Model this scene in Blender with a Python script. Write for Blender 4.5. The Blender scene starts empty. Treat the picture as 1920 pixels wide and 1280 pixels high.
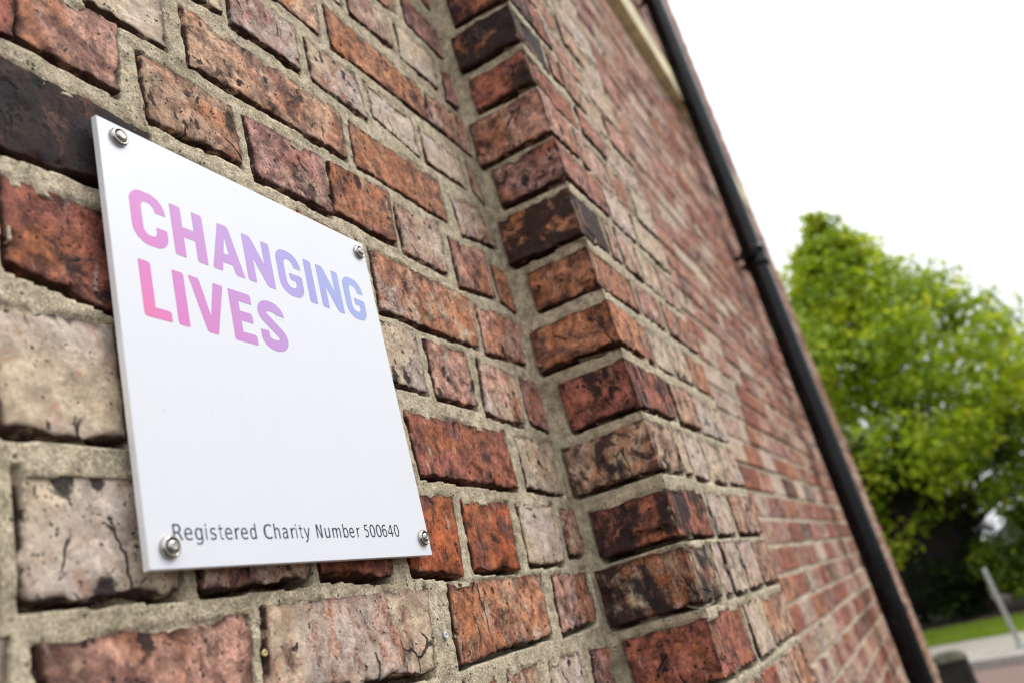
import bpy, math, random
import numpy as np
from mathutils import Matrix, Vector
random.seed(7); rng = np.random.default_rng(7)
SC = bpy.context.scene; COL = SC.collection

# ---------------------------------------------------------------- camera, sky, sun, exposure
EYE = 1.5                                             # height of the lens above the pavement
cam = bpy.data.cameras.new('camera'); cam_o = bpy.data.objects.new('camera', cam); COL.objects.link(cam_o)
cam_o.matrix_world = Matrix(((0.441733, -0.189096, -0.876992, 0.0), (-0.860197, -0.366924, -0.354158, -0.412),
                             (-0.254819, 0.910829, -0.324742, EYE), (0, 0, 0, 1)))
cam.sensor_width = 36.0; cam.sensor_fit = 'HORIZONTAL'; cam.lens = 30.244
cam.clip_start = 0.02; cam.clip_end = 800
cam.dof.use_dof = True; cam.dof.focus_distance = 0.74; cam.dof.aperture_fstop = 5.0; cam.dof.aperture_blades = 0
SC.camera = cam_o; SC.cycles.filter_width = 1.15

SUN_DIR = Vector((0.42, -0.62, 0.80)).normalized()    # towards the brightest part of the overcast
sun_el = math.asin(SUN_DIR.z); sun_az = math.atan2(SUN_DIR.x, SUN_DIR.y)
world = bpy.data.worlds.new('World'); SC.world = world; world.use_nodes = True
wt = world.node_tree; bg = wt.nodes['Background']
sky = wt.nodes.new('ShaderNodeTexSky'); sky.sky_type = 'NISHITA'; sky.sun_disc = False
sky.sun_elevation = sun_el; sky.sun_rotation = sun_az
cloud = wt.nodes.new('ShaderNodeMix'); cloud.data_type = 'RGBA'; cloud.inputs[0].default_value = 0.93   # closed cloud in front of the clear sky
wc = wt.nodes.new('ShaderNodeTexCoord'); wx = wt.nodes.new('ShaderNodeSeparateXYZ'); wt.links.new(wc.outputs['Generated'], wx.inputs[0])
wm = wt.nodes.new('ShaderNodeMapRange'); wt.links.new(wx.outputs[2], wm.inputs[0])                       # overcast dome: brightest overhead
for i_, v_ in enumerate((0.0, 1.0, 7.5, 23.0)): wm.inputs[i_ + 1].default_value = v_
wv = wt.nodes.new('ShaderNodeVectorMath'); wv.operation = 'SCALE'; wv.inputs[0].default_value = (1.0, 1.015, 1.04); wt.links.new(wm.outputs[0], wv.inputs[3]); wt.links.new(wv.outputs[0], cloud.inputs[7])
wt.links.new(sky.outputs[0], cloud.inputs[6]); wt.links.new(cloud.outputs[2], bg.inputs[0])
bg.inputs[1].default_value = 0.10
sun = bpy.data.lights.new('sun', 'SUN'); sun.energy = 1.5; sun.angle = math.radians(20); sun.color = (1, 0.965, 0.91)
sun_o = bpy.data.objects.new('sun', sun); COL.objects.link(sun_o)
sun_o.rotation_euler = SUN_DIR.to_track_quat('Z', 'Y').to_euler(); sun_o.location = (0, -4, 8)
vs = SC.view_settings; vs.view_transform = 'Standard'; vs.look = 'None'; vs.gamma = 1; vs.use_curve_mapping = False
vs.exposure = 0.20

# ---------------------------------------------------------------- small helpers
def lin(r, g, b):
    f = lambda v: (v / 255 / 12.92) if v / 255 < 0.04045 else ((v / 255 + 0.055) / 1.055) ** 2.4
    return (f(r), f(g), f(b), 1)

def link(name, mesh, mat=None, parent=None, loc=(0, 0, 0), rot=None):
    o = bpy.data.objects.new(name, mesh); COL.objects.link(o)
    if mat is not None and mesh is not None and not mesh.materials: mesh.materials.append(mat)
    o.location = loc
    if rot: o.rotation_euler = rot
    if parent is not None: o.parent = parent
    return o

def thing(name, label, cat, loc=(0, 0, 0), rot=None, group=None):
    o = link(name, None, loc=loc, rot=rot); o['label'] = label; o['category'] = cat
    if group: o['group'] = group
    return o

def tag(o, label, cat, group=None):
    o['label'] = label; o['category'] = cat
    if group: o['group'] = group
    return o

def np_mesh(name, verts, faces, smooth=True):
    """verts (n,3), faces (m,k) arrays with a constant k"""
    verts = np.asarray(verts, np.float32); faces = np.asarray(faces, np.int32)
    m = bpy.data.meshes.new(name); k = faces.shape[1]
    m.vertices.add(len(verts)); m.vertices.foreach_set('co', verts.ravel())
    m.loops.add(faces.size); m.loops.foreach_set('vertex_index', faces.ravel())
    m.polygons.add(len(faces)); m.polygons.foreach_set('loop_start', np.arange(0, faces.size, k, dtype=np.int32))
    m.polygons.foreach_set('loop_total', np.full(len(faces), k, np.int32))
    m.polygons.foreach_set('use_smooth', np.full(len(faces), smooth))
    m.update(calc_edges=True); m.validate()
    return m

def py_mesh(name, v, f, smooth=False):
    m = bpy.data.meshes.new(name); m.from_pydata([tuple(a) for a in v], [], f)
    if smooth: m.polygons.foreach_set('use_smooth', [True] * len(m.polygons))
    m.update(); return m

class MB:
    """collects boxes, tubes and lathes into one mesh"""
    def __init__(s): s.v = []; s.f = []; s.sm = []
    def add(s, v, f, smooth=False):
        n = len(s.v); s.v += [tuple(a) for a in v]; s.f += [tuple(i + n for i in q) for q in f]; s.sm += [smooth] * len(f)
    def box(s, x0, x1, y0, y1, z0, z1, b=0.0):
        if b <= 0:
            v = [(x, y, z) for z in (z0, z1) for y in (y0, y1) for x in (x0, x1)]
            s.add(v, [(0, 2, 3, 1), (4, 5, 7, 6), (0, 1, 5, 4), (2, 6, 7, 3), (0, 4, 6, 2), (1, 3, 7, 5)])
        else:
            P = []
            for z, i in ((z0, b), (z0 + b, 0), (z1 - b, 0), (z1, b)):
                for x, y in ((x0 + b + i, y0 + i), (x1 - b - i, y0 + i), (x1 - i, y0 + b + i), (x1 - i, y1 - b - i), (x1 - b - i, y1 - i), (x0 + b + i, y1 - i), (x0 + i, y1 - b - i), (x0 + i, y0 + b + i)):
                    P.append((x, y, z))
            F = [tuple(range(7, -1, -1)), tuple(range(24, 32))]
            for r in range(3):
                for k in range(8): F.append((r * 8 + k, r * 8 + (k + 1) % 8, r * 8 + 8 + (k + 1) % 8, r * 8 + 8 + k))
            s.add(P, F)
    def lathe(s, prof, n=24, M=None, smooth=True, cap=True):
        """prof [(r, h)...] about z, mapped through matrix M"""
        v = []; f = []
        for r, h in prof:
            for k in range(n):
                a = 2 * math.pi * k / n; p = Vector((r * math.cos(a), r * math.sin(a), h)); v.append(M @ p if M else p)
        for j in range(len(prof) - 1):
            for k in range(n): f.append((j * n + k, j * n + (k + 1) % n, j * n + n + (k + 1) % n, j * n + n + k))
        s.add(v, f, smooth)
        if cap:
            s.add(v[:n], [tuple(range(n - 1, -1, -1))]); s.add(v[-n:], [tuple(range(n))])
    def tube(s, pts, rad, n=10):
        pts = [Vector(p) for p in pts]; v = []; f = []
        for i, p in enumerate(pts):
            d = (pts[min(i + 1, len(pts) - 1)] - pts[max(i - 1, 0)]).normalized()
            a = d.orthogonal().normalized(); b = d.cross(a); r = rad[i] if isinstance(rad, (list, tuple)) else rad
            for k in range(n): v.append(p + r * (a * math.cos(2 * math.pi * k / n) + b * math.sin(2 * math.pi * k / n)))
        for i in range(len(pts) - 1):
            for k in range(n): f.append((i * n + k, i * n + (k + 1) % n, i * n + n + (k + 1) % n, i * n + n + k))
        s.add(v, f, True); s.add(v[:n], [tuple(range(n - 1, -1, -1))]); s.add(v[-n:], [tuple(range(n))])
    def mesh(s, name):
        m = bpy.data.meshes.new(name); m.from_pydata(s.v, [], s.f); m.polygons.foreach_set('use_smooth', s.sm); m.update(); return m
    def build(s, name, mat, parent=None, loc=(0, 0, 0), rot=None): return link(name, s.mesh(name), mat, parent, loc, rot)

def _h(i, j, k, seed):
    n = (i * 374761393 + j * 668265263 + k * 2147483647 + seed * 1274126177) & 0xffffffff
    n = ((n ^ (n >> 13)) * 1274126177) & 0xffffffff
    n = ((n ^ (n >> 16)) * 2246822519) & 0xffffffff
    return ((n ^ (n >> 15)) & 0xffff) / 32767.5 - 1.0

def vnoise(p, seed=0):
    p = np.asarray(p, np.float64); b = np.floor(p); t = p - b; b = b.astype(np.int64); t = t * t * (3 - 2 * t); r = 0
    for di in (0, 1):
        for dj in (0, 1):
            for dk in (0, 1):
                w = (t[..., 0] if di else 1 - t[..., 0]) * (t[..., 1] if dj else 1 - t[..., 1]) * (t[..., 2] if dk else 1 - t[..., 2])
                r = r + w * _h(b[..., 0] + di, b[..., 1] + dj, b[..., 2] + dk, seed)
    return r

def fbm(p, scale, seed=0, octv=3):
    r = 0; a = 1.0; s = 1.0 / scale
    for o in range(octv): r = r + a * vnoise(np.asarray(p) * s, seed + o * 17); a *= .5; s *= 2.03
    return r / 1.6

def sstep(a, b, x):
    t = np.clip((x - a) / (b - a), 0, 1); return t * t * (3 - 2 * t)

# ---------------------------------------------------------------- node helpers
class NT:
    def __init__(s, name):
        s.m = bpy.data.materials.new(name); s.m.use_nodes = True; s.t = s.m.node_tree
        s.b = s.t.nodes['Principled BSDF']; s.out = s.t.nodes['Material Output']
    def n(s, ty, **kw):
        d = s.t.nodes.new(ty)
        for k, v in kw.items(): setattr(d, k, v)
        return d
    def put(s, sock, v):
        if isinstance(v, bpy.types.NodeSocket): s.t.links.new(v, sock)
        elif isinstance(v, (tuple, list)) and sock.type == 'RGBA' and len(v) == 3: sock.default_value = (*v, 1)
        else: sock.default_value = v
    def math(s, op, a, b=0.0, c=None, clamp=False):
        d = s.n('ShaderNodeMath', operation=op, use_clamp=clamp); s.put(d.inputs[0], a); s.put(d.inputs[1], b)
        if c is not None: s.put(d.inputs[2], c)
        return d.outputs[0]
    def ramp(s, x, a, b, lo=0.0, hi=1.0):
        d = s.n('ShaderNodeMapRange', interpolation_type='SMOOTHSTEP')
        for i, v in enumerate((x, a, b, lo, hi)): s.put(d.inputs[i], v)
        return d.outputs[0]
    def mix(s, f, a, b, mode='MIX'):
        d = s.n('ShaderNodeMix', data_type='RGBA', blend_type=mode); s.put(d.inputs[0], f); s.put(d.inputs[6], a); s.put(d.inputs[7], b)
        return d.outputs[2]
    def noise(s, vec, scale, detail=4.0, rough=.55, dist=0.0):
        d = s.n('ShaderNodeTexNoise'); s.put(d.inputs['Vector'], vec)
        for k, v in (('Scale', scale), ('Detail', detail), ('Roughness', rough), ('Distortion', dist)): s.put(d.inputs[k], v)
        return d.outputs[0]
    def vor(s, vec, scale, feature='F1', rand=1.0):
        d = s.n('ShaderNodeTexVoronoi', feature=feature); s.put(d.inputs['Vector'], vec); s.put(d.inputs['Scale'], scale); s.put(d.inputs['Randomness'], rand)
        return d
    def vmath(s, op, a, b=(0, 0, 0)):
        d = s.n('ShaderNodeVectorMath', operation=op); s.put(d.inputs[0], a); s.put(d.inputs[1], b); return d.outputs[0]
    def scale(s, a, v): return s.vmath('MULTIPLY', a, v)
    def attr(s, name, ty='OBJECT'):
        return s.n('ShaderNodeAttribute', attribute_type=ty, attribute_name=name)
    def bump(s, h, strength=.5, dist=.001, normal=None):
        d = s.n('ShaderNodeBump'); s.put(d.inputs['Strength'], strength); s.put(d.inputs['Distance'], dist); s.put(d.inputs['Height'], h)
        if normal is not None: s.put(d.inputs['Normal'], normal)
        return d.outputs[0]
    def done(s, color=None, rough=None, normal=None, metal=None, spec=None):
        if color is not None: s.put(s.b.inputs['Base Color'], color)
        if rough is not None: s.put(s.b.inputs['Roughness'], rough)
        if normal is not None: s.put(s.b.inputs['Normal'], normal)
        if metal is not None: s.put(s.b.inputs['Metallic'], metal)
        if spec is not None: s.put(s.b.inputs['Specular IOR Level'], spec)
        return s.m

def brick_material(geo=False):
    t = NT('weathered_brick_field' if geo else 'weathered_brick')
    co = t.n('ShaderNodeTexCoord').outputs['Object']; info = t.n('ShaderNodeObjectInfo')
    off = t.n('ShaderNodeCombineXYZ'); r = t.attr('rnd', 'GEOMETRY').outputs['Fac'] if geo else info.outputs['Random']
    for i, k in enumerate((13.7, 41.3, 77.9)): t.put(off.inputs[i], t.math('MULTIPLY', r, k))
    p = t.vmath('ADD', co, off.outputs[0])
    warp = t.n('ShaderNodeTexNoise'); t.put(warp.inputs['Vector'], p); t.put(warp.inputs['Scale'], 38.0); t.put(warp.inputs['Detail'], 3.0)
    pw = t.vmath('ADD', p, t.scale(t.vmath('SUBTRACT', warp.outputs[1], (.5, .5, .5)), (.016, .016, .016)))
    ty = 'GEOMETRY' if geo else 'OBJECT'
    pale = t.attr('pale', ty).outputs['Fac']; burn = t.attr('burn', ty).outputs['Fac']
    n_big = t.noise(p, 15, 3, .5, .5); n_mid = t.noise(pw, 60, 7, .72); n_fine = t.noise(p, 280, 6, .7); n_gr = t.noise(p, 700, 3, .7)
    streak = t.noise(t.scale(pw, (1.0, 1.0, .30)), 85, 6, .7); drag = t.noise(t.scale(t.vmath('ADD', pw, (9, 4, 2)), (.9, 1.0, .16)), 130, 4, .62)
    ragged = t.math('ADD', t.math('MULTIPLY', t.math('SUBTRACT', n_fine, .5), .26), t.math('MULTIPLY', t.math('SUBTRACT', n_gr, .5), .12))
    base = t.attr('tint', 'GEOMETRY').outputs['Color'] if geo else info.outputs['Color']
    c = t.mix(t.ramp(t.math('ADD', n_big, ragged), .46, .62, 0, .7), base, (.40, .140, .055))
    c = t.mix(t.ramp(t.math('ADD', t.noise(t.vmath('ADD', p, (5, 2, 9)), 24, 5, .65, .8), ragged), .50, .62, 0, .8), c, (.135, .060, .050))
    # value variation and grain in the fired skin
    v = t.math('MULTIPLY', t.ramp(n_mid, .34, .66, .36, 1.42), t.ramp(n_fine, .30, .70, .62, 1.3))
    v = t.math('MULTIPLY', v, t.ramp(n_gr, .3, .7, .78, 1.18))
    vv = t.n('ShaderNodeCombineColor'); [t.put(vv.inputs[i], v) for i in range(3)]
    c = t.mix(1.0, c, vv.outputs[0], 'MULTIPLY')
    # lime bloom left by rain, ragged and dragged downwards
    cream = t.mix(t.ramp(t.noise(p, 9, 1), .42, .6), (.70, .575, .40), (.68, .58, .50))
    cream = t.mix(t.ramp(n_mid, .42, .62, .45, 0), cream, (.34, .24, .18))
    pm = t.math('ADD', t.math('MULTIPLY', t.noise(t.vmath('ADD', pw, (3, 8, 1)), 26, 7, .70, .6), .60), t.math('MULTIPLY', streak, .40))
    pm = t.math('ADD', pm, t.math('MULTIPLY', ragged, .7))
    pm = t.ramp(t.math('ADD', pm, t.math('MULTIPLY', t.math('SUBTRACT', pale, .5), .50)), .46, .62)
    c = t.mix(t.math('MULTIPLY', pm, .9), c, cream)
    c = t.mix(t.math('MULTIPLY', t.ramp(drag, .60, .72), .55), c, (.60, .49, .41))
    v2 = t.math('MULTIPLY', t.ramp(t.noise(t.vmath('ADD', pw, (1, 7, 5)), 48, 6, .7), .34, .64, .70, 1.10), t.ramp(n_fine, .32, .68, .80, 1.14))
    vv2 = t.n('ShaderNodeCombineColor'); [t.put(vv2.inputs[i], v2) for i in range(3)]
    c = t.mix(pm, c, t.mix(1.0, c, vv2.outputs[0], 'MULTIPLY'))
    c = t.mix(t.math('MULTIPLY', pm, t.ramp(t.math('ADD', t.noise(t.vmath('ADD', pw, (4, 4, 8)), 33, 5, .68, 1.0), ragged), .54, .66, 0, .6)), c, (.40, .205, .125))
    # kiln-burnt and sooty areas
    bm = t.math('ADD', t.noise(t.vmath('ADD', pw, (7, 1, 4)), 21, 6, .66, .7), t.math('MULTIPLY', t.math('SUBTRACT', burn, .5), .46))
    bm = t.ramp(t.math('ADD', bm, ragged), .50, .60)
    c = t.mix(t.math('MULTIPLY', bm, .92), c, (.017, .012, .013))
    # exposed dark core along chipped edges; sides painted near-black as joint shade
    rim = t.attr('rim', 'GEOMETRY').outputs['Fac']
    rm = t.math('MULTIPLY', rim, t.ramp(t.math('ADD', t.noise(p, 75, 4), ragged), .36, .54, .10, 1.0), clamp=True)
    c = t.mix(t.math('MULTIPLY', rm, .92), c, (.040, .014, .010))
    w2 = t.n('ShaderNodeTexNoise'); t.put(w2.inputs['Vector'], p); t.put(w2.inputs['Scale'], 190.0); t.put(w2.inputs['Detail'], 3.0)
    ps = t.vmath('ADD', pw, t.scale(t.vmath('SUBTRACT', w2.outputs[1], (.5, .5, .5)), (.009, .009, .009)))
    rv = t.math('MULTIPLY', t.math('SUBTRACT', t.math('FRACT', t.math('MULTIPLY', r, 57.31)), .55), .34)
    def spots(scale, sel, rad, stretch):
        q = t.scale(ps, stretch); d = t.vor(q, scale); s1 = t.n('ShaderNodeSeparateColor'); t.put(s1.inputs[0], d.outputs['Color'])
        rr = t.math('MULTIPLY', t.math('ADD', s1.outputs[1], .35), rad)
        return t.math('MULTIPLY', t.ramp(d.outputs['Distance'], rr, t.math('MULTIPLY', rr, .55)), t.ramp(t.math('ADD', s1.outputs[0], rv), sel, sel + .02))
    s = t.math('MAXIMUM', spots(120, .84, .36, (1, 1, .7)), spots(48, .86, .30, (1, 1, .55)))
    s = t.math('MAXIMUM', s, spots(300, .78, .36, (1, 1, 1)))
    ck = t.vor(t.scale(pw, (1, 1, .33)), 30, 'DISTANCE_TO_EDGE').outputs['Distance']
    ckm = t.math('MULTIPLY', t.ramp(ck, .030, .008), t.ramp(t.noise(t.vmath('ADD', p, (2, 6, 3)), 17, 2), .56, .64))
    s = t.math('MAXIMUM', s, ckm)
    c = t.mix(t.math('MULTIPLY', s, .93), c, (.014, .011, .012))
    h = t.math('ADD', t.math('MULTIPLY', n_mid, .75), t.math('MULTIPLY', n_fine, .45))
    h = t.math('ADD', h, t.math('ADD', t.math('MULTIPLY', streak, .4), t.math('MULTIPLY', n_gr, .12))); h = t.math('SUBTRACT', h, t.math('MULTIPLY', s, .9))
    nb = t.bump(h, 1.0, .0024)
    return t.done(c, .84, nb, spec=.28)

def mortar_material(name, base, dark):
    t = NT(name); co = t.n('ShaderNodeTexCoord').outputs['Object']
    n1 = t.noise(co, 11, 4, .6, .4); n2 = t.noise(co, 70, 6, .7); n3 = t.noise(co, 560, 4, .7)
    c = t.mix(t.ramp(n1, .42, .70, 0, .75), base, dark)
    v = t.math('MULTIPLY', t.ramp(n2, .32, .68, .62, 1.22), t.ramp(n3, .30, .70, .55, 1.3))
    vv = t.n('ShaderNodeCombineColor'); [t.put(vv.inputs[i], v) for i in range(3)]
    c = t.mix(1.0, c, vv.outputs[0], 'MULTIPLY')
    d = t.vor(co, 240); s1 = t.n('ShaderNodeSeparateColor'); t.put(s1.inputs[0], d.outputs['Color'])
    s = t.math('MULTIPLY', t.ramp(d.outputs['Distance'], .34, .2), t.ramp(s1.outputs[0], .88, .9))
    d2 = t.vor(co, 95); s2 = t.n('ShaderNodeSeparateColor'); t.put(s2.inputs[0], d2.outputs['Color'])
    s = t.math('MAXIMUM', s, t.math('MULTIPLY', t.ramp(d2.outputs['Distance'], .2, .12), t.ramp(s2.outputs[0], .95, .96)))
    c = t.mix(t.math('MULTIPLY', s, .85), c, (.03, .026, .02))
    h = t.math('ADD', t.math('MULTIPLY', n2, .8), t.math('MULTIPLY', n3, .55)); h = t.math('SUBTRACT', h, t.math('MULTIPLY', s, .5))
    return t.done(c, .92, t.bump(h, 1.0, .0019), spec=.2)

def plain(name, col, rough=.6, metal=0.0, nscale=30, namp=.25, bump=.0, spec=.4):
    t = NT(name); co = t.n('ShaderNodeTexCoord').outputs['Object']; n = t.noise(co, nscale, 5, .6)
    v = t.ramp(n, .25, .75, 1 - namp, 1 + namp); vv = t.n('ShaderNodeCombineColor'); [t.put(vv.inputs[i], v) for i in range(3)]
    c = t.mix(1.0, (*col[:3], 1), vv.outputs[0], 'MULTIPLY')
    return t.done(c, rough, t.bump(n, .6, bump) if bump else None, metal, spec)

# ---------------------------------------------------------------- the brick building
BRICK = brick_material(); BRICK_FIELD = brick_material(True)
MORTAR = mortar_material('old_sandy_mortar', (.55, .472, .338), (.36, .305, .205))
MORTAR2 = mortar_material('pale_repointed_mortar', (.60, .53, .40), (.46, .39, .29))
PAL = dict(r=(.36, .125, .085), p=(.52, .285, .210), t=(.54, .335, .220), m=(.42, .225, .190), c=(.60, .48, .335), g=(.54, .45, .36),
           o=(.46, .205, .110), f=(.40, .100, .036), d=(.095, .054, .044))

def paint(o, key, pale, burn, k=None):
    j = 1 + .16 * (k if k is not None else random.uniform(-1, 1))
    o.color = (*[min(1, v * j) for v in PAL[key]], 1); o['pale'] = float(pale); o['burn'] = float(burn)

def rough_box(name, quad, yf, yb, res, seed, amp=1.0, corner=False, depth_steps=(0, .0015, .004, .009, .02), rad=.0010):
    """an irregular brick: quad = TL, TR, BR, BL as (x, z) of its face; yf the face, yb how far in it goes"""
    q = np.array(quad, float); cx, cz = q.mean(0)
    L = .5 * (np.linalg.norm(q[1] - q[0]) + np.linalg.norm(q[2] - q[3])); H = .5 * (np.linalg.norm(q[3] - q[0]) + np.linalg.norm(q[2] - q[1]))
    def line(length):
        n = max(3, int(length / res)); e = np.array([0, .0011, .0026, .005]) / length
        return np.concatenate([e, np.linspace(.008 / length, 1 - .008 / length, n), 1 - e[::-1]])
    S, T = line(L), line(H); ni, nj = len(S), len(T)
    dd = [d for d in depth_steps if d < yb - yf] + [yb - yf]
    ss, tt = np.meshgrid(S, T, indexing='ij'); P = [np.stack([ss.ravel(), tt.ravel(), np.zeros(ni * nj)], 1)]
    ring = [(i, 0) for i in range(ni)] + [(ni - 1, j) for j in range(1, nj)] + [(i, nj - 1) for i in range(ni - 2, -1, -1)] + [(0, j) for j in range(nj - 2, 0, -1)]
    ridx = np.array([i * nj + j for i, j in ring]); R = len(ring)
    for d in dd[1:]:
        a = P[0][ridx].copy(); a[:, 2] = d; P.append(a)
    P = np.concatenate(P); s, t, d = P.T
    u = s * L; w = t * H                                    # rounded arrises, in metres
    qu = np.clip(u, rad, L - rad); qw = np.clip(w, rad, H - rad); qd = np.maximum(d, rad)
    vec = np.stack([u - qu, w - qw, d - qd], 1); ln = np.linalg.norm(vec, axis=1); k = np.where(ln > 1e-9, rad / np.maximum(ln, 1e-9), 0); k = np.minimum(k, 1)
    u, w, d2 = qu + vec[:, 0] * k, qw + vec[:, 1] * k, qd + vec[:, 2] * k
    s, t = (u / L)[:, None], (w / H)[:, None]
    xz = (q[0] * (1 - s) + q[1] * s) * (1 - t) + (q[3] * (1 - s) + q[2] * s) * t
    pos = np.stack([xz[:, 0], yf + d2, xz[:, 1]], 1)
    n0 = np.array([seed * 3.17 % 97, seed * 1.71 % 53, seed * 7.9 % 71]); base = pos + n0
    edge = np.minimum(np.minimum(u, L - u), np.minimum(w, H - w)); ed = np.exp(-(edge / .007) ** 2)
    low = sstep(.016, .002, H - w)                          # lower arrises are the most ragged
    va = np.stack([fbm(base, .030, 1, 3), fbm(base, .030, 2, 3), fbm(base, .030, 3, 3)], 1) * .0026 * amp
    vb = np.stack([fbm(base, .0085, 4, 3), fbm(base, .0085, 5, 3), fbm(base, .0085, 6, 3)], 1) * .0010 * amp
    va[:, 1] *= .28; va[:, 1] += fbm(base, .06, 33, 2) * .0008; vb[:, [0, 2]] *= (1 + .9 * ed + 1.0 * low * ed)[:, None]
    pos = pos + va + vb
    chip = sstep(.12, .40, fbm(base, .013, 9, 2)) * ed * np.clip(sstep(-.1, .35, fbm(base, .07, 12, 1)) + .45 * low, 0, 1); cen = np.array([cx, 0, cz])
    dirv = cen - pos; dirv[:, 0] *= .35; dirv[:, 1] = 0; dirv /= np.maximum(np.linalg.norm(dirv, axis=1, keepdims=True), 1e-6)
    pos += dirv * (chip * (.0052 - .0018 * low) * amp)[:, None]; pos[:, 1] += chip * .0022 * amp
    spall = sstep(.30, .36, fbm(base, .045, 61, 3)) * sstep(.0, .2, fbm(base, .2, 64, 1)); pos[:, 1] += spall * .0022 * (d2 < rad * 1.01)
    crk = np.exp(-(fbm(base * [1, 1, .55], .028, 15, 2) / .022) ** 2) * sstep(.12, .3, fbm(base, .05, 21, 1)); pos[:, 1] += crk * .0018 * amp * (d2 < rad * 1.01)
    rim = np.where(d > .0005, 1.6, np.maximum(np.exp(-(edge / .0026) ** 2), chip * .5))  # full rim on the sides paints the shade under and between bricks
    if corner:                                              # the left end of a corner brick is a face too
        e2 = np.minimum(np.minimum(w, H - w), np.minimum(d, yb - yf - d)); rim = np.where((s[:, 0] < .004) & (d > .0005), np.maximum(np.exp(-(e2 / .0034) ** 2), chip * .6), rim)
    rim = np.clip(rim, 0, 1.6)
    idx = np.arange(ni * nj).reshape(ni, nj)
    F = [np.stack([idx[:-1, :-1].ravel(), idx[:-1, 1:].ravel(), idx[1:, 1:].ravel(), idx[1:, :-1].ravel()], 1)]
    prev = ridx
    for n in range(len(dd) - 1):
        cur = ni * nj + n * R + np.arange(R); F.append(np.stack([prev, np.roll(prev, -1), np.roll(cur, -1), cur], 1)); prev = cur
    c0 = np.array([cx, yf, cz]); m = np_mesh(name, pos - c0, np.concatenate(F)[:, ::-1], True)
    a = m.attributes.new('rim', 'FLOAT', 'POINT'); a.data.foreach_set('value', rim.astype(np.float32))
    return m, tuple(c0)

def mortar_sheet(name, u0, u1, v0, v1, res, quads, P, seed, base=.0006, groove=.052, rough=1.0):
    """bed and perpend joints as a relief; quads are the brick faces in (u, v); P(u, v, depth) -> world. Depth is kept clear under bricks, a slot is left open beneath each one."""
    nu = int((u1 - u0) / res) + 1; nv = int((v1 - v0) / res) + 1
    U = np.linspace(u0, u1, nu); V = np.linspace(v0, v1, nv); uu, vv = np.meshgrid(U, V, indexing='ij')
    D = np.full(uu.shape, .05); G = np.zeros(uu.shape)
    p3 = np.stack([uu + seed, vv, np.full(uu.shape, seed * .37)], -1)
    jit = fbm(p3, .02, 40, 2) * .0022
    for q in quads:
        q = np.array(q, float); lo, hi = q.min(0) - .02, q.max(0) + .02
        a0, a1 = np.searchsorted(U, [lo[0], hi[0]]); b0, b1 = np.searchsorted(V, [lo[1], hi[1]])
        if a0 >= a1 or b0 >= b1: continue
        su, sv = uu[a0:a1, b0:b1], vv[a0:a1, b0:b1]; sd = []
        for i in range(4):                                  # TL TR BR BL: top, right, bottom, left
            A, B = q[i], q[(i + 1) % 4]; e = (B - A) / np.linalg.norm(B - A); nrm = np.array([-e[1], e[0]])
            sd.append((su - A[0]) * nrm[0] + (sv - A[1]) * nrm[1])
        al = np.maximum.reduce(sd); D[a0:a1, b0:b1] = np.minimum(D[a0:a1, b0:b1], al)
        inside = np.maximum(sd[1], sd[3]); j = jit[a0:a1, b0:b1]
        g = sstep(.0056, .0046, sd[2] + j) * sstep(-.016, -.012, sd[2]) * sstep(.002, -.003, inside)
        g = np.maximum(g, .30 * sstep(.0026, .0012, np.where(sd[3] > -.004, sd[3], sd[1] + .0008) + j) * (sd[0] < 0) * (sd[2] < 0) * (inside > -.003))
        G[a0:a1, b0:b1] = np.maximum(G[a0:a1, b0:b1], g)
    dep = base + rough * (fbm(p3, .045, 41, 3) * .0030 + fbm(p3, .009, 44, 3) * .0019) - .0022 * sstep(.1, .5, fbm(p3, .06, 57, 2))
    dep = dep + .0022 * np.exp(-(np.maximum(D, 0) / .002) ** 2) * sstep(-.15, .1, fbm(p3, .03, 47, 2))
    dep = dep + G * groove * np.clip(.95 + 1.3 * fbm(p3, .055, 50, 2), .16, 1.2)
    dep = np.maximum(dep, -.0006)
    dep = np.where(D < -.006, np.maximum(dep, .024), dep)
    pos = P(uu, vv, dep).reshape(-1, 3); idx = np.arange(nu * nv).reshape(nu, nv)
    F = np.stack([idx[:-1, :-1].ravel(), idx[1:, :-1].ravel(), idx[1:, 1:].ravel(), idx[:-1, 1:].ravel()], 1)
    return pos, F

building = thing('brick_building', 'weathered red brick building with a projecting pier and a long receding wall', 'building', (0, 0, 0))
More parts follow.
